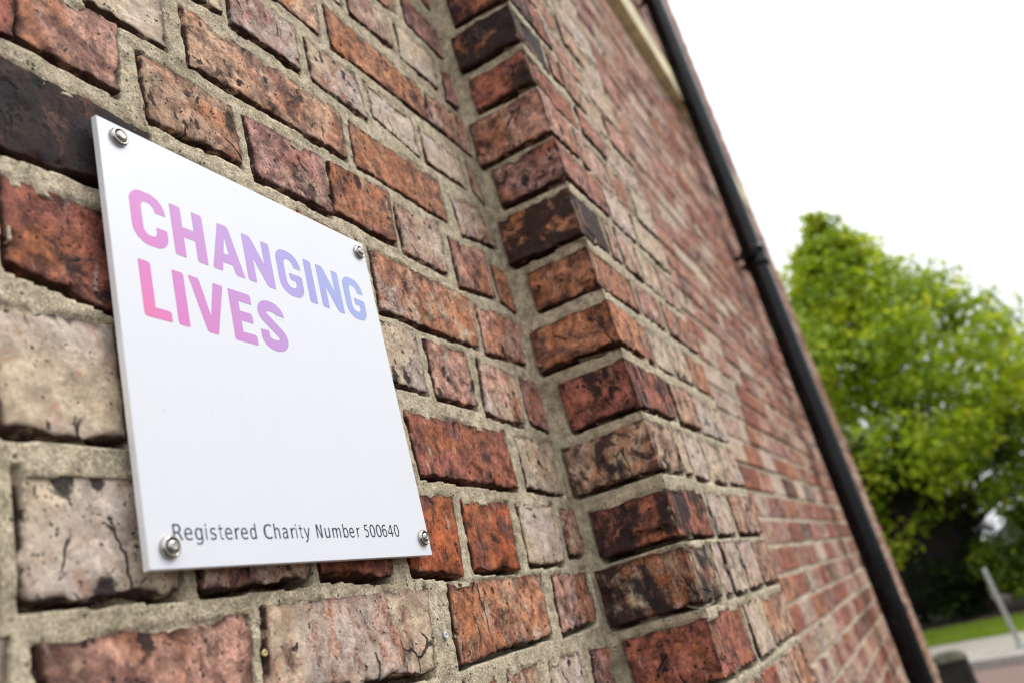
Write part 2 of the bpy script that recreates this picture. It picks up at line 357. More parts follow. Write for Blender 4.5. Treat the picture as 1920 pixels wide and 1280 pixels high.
# the bricks of the recess, measured: TL, TR, BR, BL as (x, z) in mm relative to the lens height; tone, lime bloom, burning
BR=[
 (275,513,318,514,316,453,272,454,'r',.3,.2),(320,513,404,520,399,453,317,453,'p',.35,.3),(424,505,524,505,525,446,425,442,'t',.45,.25),
 (540,504,654,507,651,441,540,439,'m',.4,.25),(377,581,457,585,457,529,379,527,'c',.95,.15),(482,592,709,592,704,530,479,527,'t',.35,.4),
 (549,674,654,679,648,616,547,616,'m',.55,.3),(669,672,763,677,770,614,667,616,'p',.65,.15),(446,668,540,681,535,620,444,614,'g',.8,.1),
 (607,765,716,768,706,700,604,705,'t',.4,.15),(729,761,946,755,939,699,726,696,'o',.3,.3),(955,753,1086,769,1073,694,940,698,'p',.5,.2),
 (791,840,894,851,891,793,789,787,'m',.55,.15),(913,852,1022,856,1010,789,906,788,'g',.85,.1),(1041,841,1081,849,1075,782,1027,779,'m',.3,.2),
 (827,926,943,945,933,882,821,868,'o',.45,.15),(962,945,1069,935,1093,878,957,880,'m',.2,.3),(1033,1051,1114,1044,1097,981,1040,981,'m',.4,.2),
 (665,509,775,515,769,445,656,447,'o',.35,.2),(784,503,887,515,880,440,779,439,'m',.6,.2),(903,500,1005,509,1004,440,902,429,'p',.3,.15),
 (1022,496,1085,498,1081,429,1020,439,'o',.05,.35),(727,593,924,593,921,527,720,530,'o',.35,.2),(944,580,1030,588,1063,537,949,519,'t',.6,.15),
 (781,678,889,677,888,612,787,631,'c',.9,.2),(905,671,1015,668,1012,615,904,615,'g',.75,.15),(1034,671,1065,658,1065,607,1030,622,'t',.5,.3),
 (291,433,423,428,423,367,287,359,'d',.12,.75),(444,422,560,419,555,368,441,363,'r',.2,.2),(595,424,684,422,681,366,591,369,'r',.2,.2),
 (705,421,925,415,912,346,699,347,'o',.5,.15),(936,412,1070,417,1051,349,924,344,'p',.4,.2),(300,339,435,343,428,255,299,279,'r',.15,.5),
 (661,335,759,336,756,265,661,269,'c',.75,.35),(776,331,868,332,865,263,773,263,'p',.4,.3),(894,329,994,321,987,253,883,257,'p',.55,.2),
 (1009,324,1077,326,1074,252,1004,261,'m',.4,.15),(281,250,370,254,370,176,289,175,'c',.9,.1),(702,237,917,239,917,169,705,174,'r',.15,.15),
 (946,234,1062,239,1054,166,944,171,'c',.85,.3),(296,155,394,157,399,83,295,85,'c',.97,.12),(416,159,527,167,518,85,413,82,'m',.5,.3),
 (542,164,642,157,622,80,530,87,'r',.1,.5),(658,155,754,152,742,76,653,83,'f',.05,.3),(770,151,880,152,870,77,767,80,'f',.08,.35),
 (901,148,1007,153,996,80,894,80,'p',.9,.15),(1024,146,1079,146,1061,87,1012,86,'m',.5,.1),(300,62,450,63,445,6,308,13,'p',.35,.3),
 (466,68,672,69,658,-1,455,14,'p',.65,.3),(710,69,915,68,904,4,698,-1,'o',.45,.3),(943,66,1062,70,1047,7,931,1,'p',.45,.2),
 (698,-16,752,-20,746,-71,694,-66,'o',.2,.2),(781,-18,847,-22,840,-77,772,-73,'t',.5,.2),(876,-23,962,-24,953,-81,868,-79,'c',.8,.15),
 (997,-25,1052,-29,1040,-91,980,-85,'m',.4,.3),
]
XIN, XARR, XARR2, YP = 1.066, 1.062, 1.600, -.129       # inner corner, the two arrises of the pier and its face
TOPS = [(-22, -77), (67, 4), (155, 82), (240, 172), (333, 262), (422, 352), (510, 443), (592, 529), (676, 615), (763, 698), (851, 789), (942, 880), (1047, 981)]
while TOPS[0][1] > -1400: TOPS.insert(0, (TOPS[0][0] - 87, TOPS[0][1] - 87))
while TOPS[-1][0] < 5500: TOPS.append((TOPS[-1][0] + 87, TOPS[-1][1] + 87))
rows = {}
for b in BR:
    zt = (b[1] + b[3]) / 2; k = min(range(len(TOPS)), key=lambda i: abs(TOPS[i][0] - zt)); rows.setdefault(k, []).append(b)
hero = []; spare = []                                   # (quad in metres, key, pale, burn, near)
for k, (zt, zb) in enumerate(TOPS):
    row = sorted(rows.get(k, []), key=lambda b: b[0]); r = random.Random(k * 13 + 5)
    for b in row: hero.append(([(b[i] / 1000, b[i + 1] / 1000 + EYE) for i in (0, 2, 4, 6)], b[8], b[9], b[10]))
    gaps = []; x = -1000 if not row else None
    if row:
        gaps.append((-1000, row[0][0] - 15, True))
        for a, b in zip(row, row[1:]): gaps.append((max(a[2], a[4]) + 16, min(b[0], b[6]) - 16, False))
        gaps.append((max(row[-1][2], row[-1][4]) + 14, 1068, False))
    else: gaps.append((-1000, 1060, True))
    for g0, g1, left in gaps:
        if g1 - g0 < 48: continue
        xs = g1; n = 0
        while xs - g0 > 40:
            w = 225 if r.random() < .55 else 108
            if xs - g0 - w < 60: w = xs - g0
            if w > 260: w = w / 2 - 8
            x0 = xs - w; q = [(x0 / 1000, zt / 1000 + EYE), (xs / 1000, zt / 1000 + EYE), (xs / 1000, zb / 1000 + EYE), (x0 / 1000, zb / 1000 + EYE)]
            near = -130 < zb < 1090 and xs > 240
            (hero if near else spare).append((q, r.choice('rptmocg'), r.uniform(.2, .8), r.uniform(.1, .4)))
            xs = x0 - 16
HX0, HZ0, HZ1 = .18, -.24 + EYE, 1.17 + EYE
pos, F = mortar_sheet('w', HX0, XIN + .004, HZ0, HZ1, .0017, [h[0] for h in hero] + [s[0] for s in spare], lambda u, v, d: np.stack([u, d, v], -1), 3.1)
n = len(pos); z1 = 7.2
ex = [(-1.1, .0052, 0), (HX0, .0052, 0), (HX0, .0052, z1), (-1.1, .0052, z1), (HX0, .0052, 0), (XIN, .0052, 0), (XIN, .0052, HZ0), (HX0, .0052, HZ0),
      (HX0, .0052, HZ1), (XIN, .0052, HZ1), (XIN, .0052, z1), (HX0, .0052, z1)]
pos = np.concatenate([pos, np.array(ex)]); F = np.concatenate([F, n + np.arange(12).reshape(3, 4)])
recess = link('recessed_wall', np_mesh('recessed_wall', pos, F), MORTAR, building)
for i, (q, key, pale, burn) in enumerate(hero):
    x = q[0][0]; res = .003 if x < .75 else .0042
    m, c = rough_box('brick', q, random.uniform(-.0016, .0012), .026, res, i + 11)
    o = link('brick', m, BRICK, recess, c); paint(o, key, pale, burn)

# cheap bricks: one shared mesh for each of a few variants, scaled to size
def cheap_brick(seed, L, H, D=.033):
    r = random.Random(seed); b = .0028; v = []
    for y, i in ((0, b), (.003, 0), (D, 0)):
        for x, z in ((-L / 2, -H / 2), (L / 2, -H / 2), (L / 2, H / 2), (-L / 2, H / 2)):
            v.append((x - math.copysign(i, x) + r.uniform(-.003, .003), y + r.uniform(-.0012, .0012), z - math.copysign(i, z) + r.uniform(-.0025, .0025)))
    f = [(0, 1, 2, 3)]
    for k in (0, 4):
        for a in range(4): f.append((k + a, k + 4 + a, k + 4 + (a + 1) % 4, k + (a + 1) % 4))
    m = py_mesh('brick', v, f); m.materials.append(BRICK); return m
LONG = [cheap_brick(s, .2145, .0627) for s in range(9)]; SHORT = [cheap_brick(s + 20, .0975, .0627) for s in range(9)]

def joined(name, items, parent, pale_range=(.10, .65)):
    """bricks past the limit: still one solid each, in one mesh with a colour for every brick"""
    base = [np.array([v.co for v in m.vertices]) / [.2145, .033, .0627] for m in LONG]; fc = np.array([p.vertices for p in LONG[0].polygons])
    V = []; FF = []; T = []; Q = []; r = random.Random(len(items))
    for n, (x0, x1, z0, z1, yf, yb) in enumerate(items):
        b = base[n % 9] * [x1 - x0, yb - yf, z1 - z0] + [(x0 + x1) / 2, yf, (z0 + z1) / 2]; V.append(b); FF.append(fc + 12 * n)
        j = r.uniform(.86, 1.14); T.append([min(1, c * j) for c in PAL[r.choice('ppmmoprrrrptd')]] + [1]); Q.append((r.uniform(*pale_range), r.uniform(.1, .55), r.random()))
    m = np_mesh(name, np.concatenate(V), np.concatenate(FF), False)
    a = m.attributes.new('tint', 'FLOAT_COLOR', 'POINT'); a.data.foreach_set('color', np.repeat(np.array(T, np.float32), 12, 0).ravel())
    for k, an in enumerate(('pale', 'burn', 'rnd')):
        a = m.attributes.new(an, 'FLOAT', 'POINT'); a.data.foreach_set('value', np.repeat(np.array([q[k] for q in Q], np.float32), 12))
    o = link(name, m, BRICK_FIELD, parent); o['kind'] = 'stuff'
    return o

# ---- the pier: bricks of its return face measured, its front in two alternating bonds
PZ = [(990, 923, -33, 'r', .1, .7), (905, 840, -22, 'd', .1, .75), (817, 760, -30, 'r', .2, .35), (744, 671, -10, 'p', .35, .25), (657, 592, -24, 'm', .25, .3), (574, 502, -12, 'o', .15, .75),
      (480, 421, -32, 'o', .3, .3), (395, 334, -10, 'o', .15, .3), (309, 244, -30, 'r', .05, .55), (226, 160, -8, 't', .5, .5), (136, 73, -20, 'r', .1, .6), (61, -8, -7, 'd', .5, .6), (-26, -97, -17, 'r', .05, .35)]
z = -113
while z > -1400: PZ.append((z, z - 66, -15, random.choice('rpom'), .3, .3)); z -= 85
z = 1008; up = []
while z < 5500: up.append((z + 68, z, -15, random.choice('rpdom'), random.uniform(.1, .5), random.uniform(.2, .7))); z += 85.5
PZ = up[::-1] + PZ
i_ref = [p[0] for p in PZ].index(61)
BOND_A = [(1245, None), (1262, 1386), (1402, 1600)]; BOND_B = [(1178, None), (1191, 1234), (1244, 1340), (1353, 1457), (1471, 1600)]
ret_q = []; front_q = []; pier_b = []
for i, (zt, zb, yin, key, pale, burn) in enumerate(PZ):
    r = random.Random(i + 90); near = -130 < zb < 1500; bond = BOND_B if (i - i_ref) % 2 == 0 else BOND_A
    for n, (a, b) in enumerate(bond):
        x0, x1 = (XARR * 1000, a) if n == 0 else (a, b)
        j = lambda: r.uniform(-2, 2)
        q = [((x0 + j()) / 1000, (zt + j()) / 1000 + EYE), ((x1 + j()) / 1000, (zt + j()) / 1000 + EYE), ((x1 + j()) / 1000, (zb + j()) / 1000 + EYE), ((x0 + j()) / 1000, (zb + j()) / 1000 + EYE)]
        front_q.append(q)
        if n == 0: ret_q.append([(-yin / 1000, zt / 1000 + EYE), (.139, zt / 1000 + EYE), (.139, zb / 1000 + EYE), (-yin / 1000, zb / 1000 + EYE)]); pier_b.append((q, yin / 1000, key, pale, burn, near, True))
        else: pier_b.append((q, -.03, r.choice('ptpmcgo'), r.uniform(.35, .85), r.uniform(.1, .4), near, False))
pos, F = mortar_sheet('f', XARR + .0045, XARR2 - .004, -.25 + EYE, 1.6 + EYE, .0036, front_q, lambda u, v, d: np.stack([u, YP + d, v], -1), 5.7, rough=.9)
# the return is seen from the left: u runs from the inner corner outwards
flip = [[(q[0][0], q[0][1]), (q[1][0], q[1][1]), (q[2][0], q[2][1]), (q[3][0], q[3][1])] for q in ret_q]
pos2, F2 = mortar_sheet('r', -.015, .1292, -.25 + EYE, 1.2 + EYE, .0028, flip, lambda u, v, d: np.stack([XIN + d * .9, -u, v], -1), 8.3, base=.0022)
n1, n2 = len(pos), len(pos) + len(pos2)
A, Bx, yf = XARR + .008, XARR2 - .004, YP + .005
ex = []
for za, zb in ((0, -.25 + EYE), (1.6 + EYE, z1)): ex += [(A, yf, za), (Bx, yf, za), (Bx, yf, zb), (A, yf, zb)]
for za, zb in ((0, -.25 + EYE), (1.2 + EYE, z1)): ex += [(A, .01, za), (A, yf, za), (A, yf, zb), (A, .01, zb)]
ex += [(Bx, yf, 0), (Bx, .05, 0), (Bx, .05, z1), (Bx, yf, z1)]
pos = np.concatenate([pos, pos2, np.array(ex)]); F = np.concatenate([F, F2[:, ::-1] + n1, n2 + np.arange(20).reshape(5, 4)])
pier = link('pier', np_mesh('pier', pos, F), MORTAR, building)
rest = []
for i, (q, yin, key, pale, burn, near, corner) in enumerate(pier_b):
    if near:
        st = (0, .002, .005, .010, .018, .027, .036, .046, .056, .066, .076, .086, .096, .106) if corner else (0, .002, .005, .012)
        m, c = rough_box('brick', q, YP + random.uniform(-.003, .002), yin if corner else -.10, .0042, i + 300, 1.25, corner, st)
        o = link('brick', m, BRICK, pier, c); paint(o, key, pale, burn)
    else:
        xs = [p[0] for p in q]; zs = [p[1] for p in q]; rest.append((min(xs), max(xs), min(zs), max(zs), YP, -.02 if corner else -.06))
joined('bricks', rest, pier)
joined('bricks', [(min(p[0] for p in s[0]), max(p[0] for p in s[0]), min(p[1] for p in s[0]), max(p[1] for p in s[0]), -.0005, .03) for s in spare], recess)

# ---- the long wall beyond the pier
XEND = 6.92; PITCH = .0752; zref = EYE + .141
long_wall = link('long_wall', py_mesh('long_wall', [(XARR2 - .01, .004, 0), (XEND - .006, .004, 0), (XEND - .006, .004, z1), (XARR2 - .01, .004, z1), (XEND - .006, 6.0, 0), (XEND - .006, 6.0, z1)],
                                       [(0, 1, 2, 3), (1, 4, 5, 2)]), MORTAR2, building)
lb = []
k0 = int(zref / PITCH); zz = zref - k0 * PITCH - PITCH
row = -k0 - 1
while zz < z1 - .02:
    r = random.Random(row + 500); x = XARR2 + (.0 if row % 2 else -.058)
    while x < XEND - .02:
        w = .225 if (row % 3 or r.random() < .15) else .108
        xe = min(x + w, XEND)
        if XEND - xe < .06: xe = XEND
        if xe > XARR2 + .03: lb.append((max(x, XARR2 + .004), xe, zz + .0125 + r.uniform(-.0015, .0015), zz + PITCH + r.uniform(-.0015, .0015), r.uniform(-.005, .002), .03))
        x = xe + .0105
    zz += PITCH; row += 1
lb = [b for b in lb if not (b[3] > EYE + 2.375 and b[2] < EYE + 2.59 and b[1] > 2.4 and b[0] < 5.95)]
n_near = sum(1 for p in pier_b if p[5]) + len(hero); quota = 296 - n_near
def seen(b):
    x, z = (b[0] + b[1]) / 2, (b[2] + b[3]) / 2 - EYE
    return x > 2.36 and -.25 - .12 * (x - 2.3) < z < .62 * x
cand = sorted((b for b in lb if seen(b)), key=lambda b: b[0] + .35 * abs(b[2] - EYE - .3))
near_set = set(cand[:quota])
for n, b in enumerate(cand[:quota]):
    L = b[1] - b[0]; lib, ref = (LONG, .2145) if L > .16 else (SHORT, .0975)
    o = link('brick', lib[n % 9], None, long_wall, ((b[0] + b[1]) / 2, b[4], (b[2] + b[3]) / 2)); o.scale = (L / ref, 1, 1)
    paint(o, random.choice('ppmmoprrrptd'), random.uniform(.15, .8), random.uniform(.05, .5))
joined('bricks', [b for b in lb if b not in near_set], long_wall)
# stone string course and coping
STONE = plain('buff_stone', (.60, .52, .33), .85, nscale=14, namp=.3, bump=.002)
sb = MB(); sb.box(2.40, 5.95, -.050, .03, EYE + 2.385, EYE + 2.585, .006); sb.build('string_course', STONE, building)
cb = MB(); cb.box(-1.15, XEND + .05, -.19, 6.05, z1, z1 + .12, .01); cb.build('coping', STONE, building)
wb = MB(); wb.box(-1.1, XEND - .02, .031, 5.98, 0.001, z1 - .001); wb.build('wall_core', MORTAR2, building)

# ---------------------------------------------------------------- the plaque
PX0, PX1, PZ0, PZ1, PF, PT = .3644, .6734, EYE + .0936, EYE + .4084, -.012, .005
t = NT('white_acrylic'); co = t.n('ShaderNodeTexCoord').outputs['Object']
t.put(t.b.inputs['Coat Weight'], 1.0); t.put(t.b.inputs['Coat Roughness'], .03)
gr = t.math('MULTIPLY', t.ramp(t.noise(t.scale(co, (1, 1, .25)), 30, 5, .7), .50, .78), .10)
fl = t.vor(co, 95); fs = t.n('ShaderNodeSeparateColor'); t.put(fs.inputs[0], fl.outputs['Color'])
fleck = t.math('MULTIPLY', t.ramp(fl.outputs['Distance'], .10, .05), t.ramp(fs.outputs[0], .955, .96))
pc = t.mix(gr, (.675, .695, .745), (.52, .50, .46)); pc = t.mix(t.math('MULTIPLY', fleck, .45), pc, (.45, .43, .40))
ACRYL = t.done(pc, .35, t.bump(t.noise(co, 9, 2), .12, .0006), spec=.4)
t = NT('cut_acrylic_edge'); co = t.n('ShaderNodeTexCoord').outputs['Object']
EDGE = t.done(t.mix(t.ramp(t.noise(co, 40, 4), .35, .65), (.86, .88, .92), (.93, .94, .95)), .25, spec=.6)
t = NT('printed_gradient'); co = t.n('ShaderNodeTexCoord').outputs['Object']     # print running from pink to blue
sx = t.n('ShaderNodeSeparateXYZ'); t.put(sx.inputs[0], co)
g = t.math('ADD', t.math('MULTIPLY', t.math('SUBTRACT', sx.outputs[0], .384), 1 / .300), t.math('MULTIPLY', t.math('SUBTRACT', sx.outputs[2], EYE + .26), 2.5))
cr = t.n('ShaderNodeValToRGB'); t.put(cr.inputs[0], g); e = cr.color_ramp.elements
e[0].position = 0; e[0].color = lin(216, 92, 154); e[1].position = 1; e[1].color = lin(132, 150, 210)
for p_, c_ in ((.14, lin(202, 96, 178)), (.34, lin(186, 114, 188)), (.60, lin(166, 132, 202)), (.80, lin(140, 136, 206))):
    k = e.new(p_); k.color = c_
t.put(t.b.inputs['Coat Weight'], 1.0); t.put(t.b.inputs['Coat Roughness'], .03)
PRINT = t.done(cr.outputs[0], .4, spec=.4)
INK = plain('dark_blue_ink', (.012, .013, .045), .4, namp=.1)
STEEL = plain('polished_steel', (.42, .40, .37), .22, 1.0, nscale=300, namp=.12)
DARKST = plain('socket_steel', (.16, .15, .14), .4, 1.0, nscale=300)

plaque = thing('plaque', 'square white acrylic sign reading CHANGING LIVES, screwed to the brick wall at its four corners', 'sign', ((PX0 + PX1) / 2, PF + PT, PZ0))
def under(o, par): o.parent = par; o.matrix_parent_inverse = Matrix.Translation(-par.location); return o
mb = MB(); mb.box(PX0 + .0003, PX1 - .0003, PF, PF + .0003, PZ0 + .0003, PZ1 - .0003); under(mb.build('front_panel', ACRYL), plaque)
mb = MB(); mb.box(PX0, PX1, PF + .0003, PF + PT, PZ0, PZ1); under(mb.build('clear_edge', EDGE), plaque)

def arc(cx, cz, r, a0, a1, n=8, rz=None):
    rz = rz or r
    return [(cx + r * math.cos(math.radians(a0 + (a1 - a0) * i / n)), cz + rz * math.sin(math.radians(a0 + (a1 - a0) * i / n))) for i in range(n + 1)]

def soften(poly, radii):
    """poly corners with a radius for each; 0 keeps it sharp"""
    out = []; n = len(poly)
    for i, (p, r) in enumerate(zip(poly, radii)):
        if r <= 0: out.append(p); continue
        a, b = Vector(poly[i - 1]), Vector(poly[(i + 1) % n]); v = Vector(p); da, db = (a - v), (b - v); k = min(r, da.length * .5, db.length * .5)
        pa, pb = v + da.normalized() * k, v + db.normalized() * k
        for s in range(6):
            u = s / 5; out.append(tuple(pa * (1 - u) ** 2 + v * 2 * u * (1 - u) + pb * u * u))
    return out

def glyph(ch):
    """outlines in mm, cap height 42.4; stems keep a sharp and a rounded corner as the lettering on the plaque does"""
    H, S, R = 42.4, 10.0, 2.6
    sh = lambda x0, x1, z0, z1: soften([(x0, z1), (x1, z1), (x1, z0), (x0, z0)], (.5, R, .5, R))
    if ch == 'I': return [sh(0, 10.2, 0, H)]
    if ch == 'H': return [soften([(0, H), (S, H), (S, 25.6), (21, 25.6), (21, H), (31, H), (31, 0), (21, 0), (21, 17.2), (S, 17.2), (S, 0), (0, 0)], (.5, R, .2, .2, .5, R, .5, R, .2, .2, .5, R))]
    if ch == 'L': return [soften([(0, H), (S, H), (S, 8), (23.4, 8), (23.4, 0), (0, 0)], (.5, R, .2, R, .5, R))]
    if ch == 'E': return [soften([(0, H), (23.5, H), (23.5, 33.9), (9.6, 33.9), (9.6, 25.8), (22.6, 25.8), (22.6, 17.6), (9.6, 17.6), (9.6, 8.2), (24.2, 8.2), (24.2, 0), (0, 0)], (.5, R, .5, .2, .2, R, .5, .2, .2, R, .5, R))]
    if ch == 'V': return [soften([(0, H), (9.8, H), (17.1, 13.6), (23.8, H), (33.6, H), (22, 0), (12, 0)], (.5, R, .2, .5, R, .5, R))]
    if ch == 'N': return [soften([(0, H), (9.2, H), (22.2, 19.9), (22.2, H), (31.4, H), (31.4, 0), (22.6, 0), (9.3, 22.6), (9.3, 0), (0, 0)], (.5, R, .2, .5, R, .5, R, .2, .5, R))]
    if ch == 'A': return [soften([(11.3, H), (22, H), (33.6, 0), (23.8, 0), (21.6, 8), (11.3, 8), (9.6, 0), (0, 0)], (.5, R, .5, R, .2, .2, .5, R)), [(16.6, 32), (13.3, 16.2), (19.2, 16.2)]]
    top, bot = H + .5, -.5
    if ch in 'CG':
        W = 30.6; o = arc(W - 14.2, top - 13.2, 14.2, 0, 90, 10, 13.2) + arc(11.5, top - 11, 11.5, 90, 180, 10, 11) + arc(14.2, bot + 13.2, 14.2, 180, 270, 10, 13.2) + arc(W - 11.5, bot + 11, 11.5, 270, 360, 10, 11)
        inn = arc(14.6, 13.8, 5.2, 270, 180, 8, 6.0) + arc(14.2, 29.6, 4.8, 180, 90, 8, 5.2) + arc(15.4, 28.8, 5.9, 90, 0, 8, 6.0)
        if ch == 'C': low = soften([(W, 14.0), (W, 16.4), (21.0, 16.4), (21.0, 11.6)], (0, R, .5, 0)) + arc(16.6, 12.2, 4.4, 0, -90, 8, 4.4)[1:]
        else: low = soften([(W, 14.0), (W, 21.8), (14.4, 21.8), (14.4, 15.2), (21.6, 15.2), (21.6, 11.6)], (0, R, .5, R, .2, 0)) + arc(17.0, 12.2, 4.6, 0, -90, 8, 4.4)[1:]
        # outer from the upper terminal round to the lower one, then back along the inside
        return [[(W, 28.2)] + o + low + inn + [(21.3, 28.2)]]
    if ch == 'S':
        cl = [(25.6, 28.5)] + arc(15.2, 32.0, 10.4, -8, 100, 12, 6.2) + arc(13.6, 31.4, 8.8, 105, 212, 12, 6.6) + arc(17.0, 10.9, 8.8, 42, -75, 14, 6.6) + arc(15.2, 10.3, 10.4, -80, -184, 12, 6.2) + [(4.8, 15.6)]
        L, Rr = [], []; n = len(cl)
        for i, p in enumerate(cl):
            a = Vector(cl[max(0, i - 1)]); b = Vector(cl[min(n - 1, i + 1)]); d = (b - a).normalized()
            if i == 0: d = Vector((0, 1))
            if i == n - 1: d = Vector((0, 1))
            nn = Vector((-d.y, d.x)); w = 4.75
            L.append((p[0] + nn.x * w, p[1] + nn.y * w)); Rr.append((p[0] - nn.x * w, p[1] - nn.y * w))
        return [L + Rr[::-1]]

def letter(ch, x, z):
    cu = bpy.data.curves.new('letter', 'CURVE'); cu.dimensions = '2D'; cu.fill_mode = 'BOTH'; cu.extrude = .00004
    for poly in glyph(ch):
        sp = cu.splines.new('POLY'); sp.points.add(len(poly) - 1); sp.use_cyclic_u = True
        for p, q in zip(sp.points, poly): p.co = ((x + q[0]) / 1000, z + q[1] / 1000, 0, 1)
    tmp = bpy.data.objects.new('tmp', cu); m = bpy.data.meshes.new_from_object(tmp); bpy.data.objects.remove(tmp)
    m.transform(Matrix(((1, 0, 0, 0), (0, 0, -1, PF - .0001), (0, 1, 0, 0), (0, 0, 0, 1)))); m.name = 'letter'
    under(link('letter', m, PRINT), plaque)
for ch, x in zip('CHANGING', (383.8, 419.8, 455.7, 493.0, 531.3, 568.2, 585.4, 622.4)): letter(ch, x, EYE + .3164)
for ch, x in zip('LIVES', (384.6, 413.4, 428.1, 466.9, 496.9)): letter(ch, x, EYE + .2598)

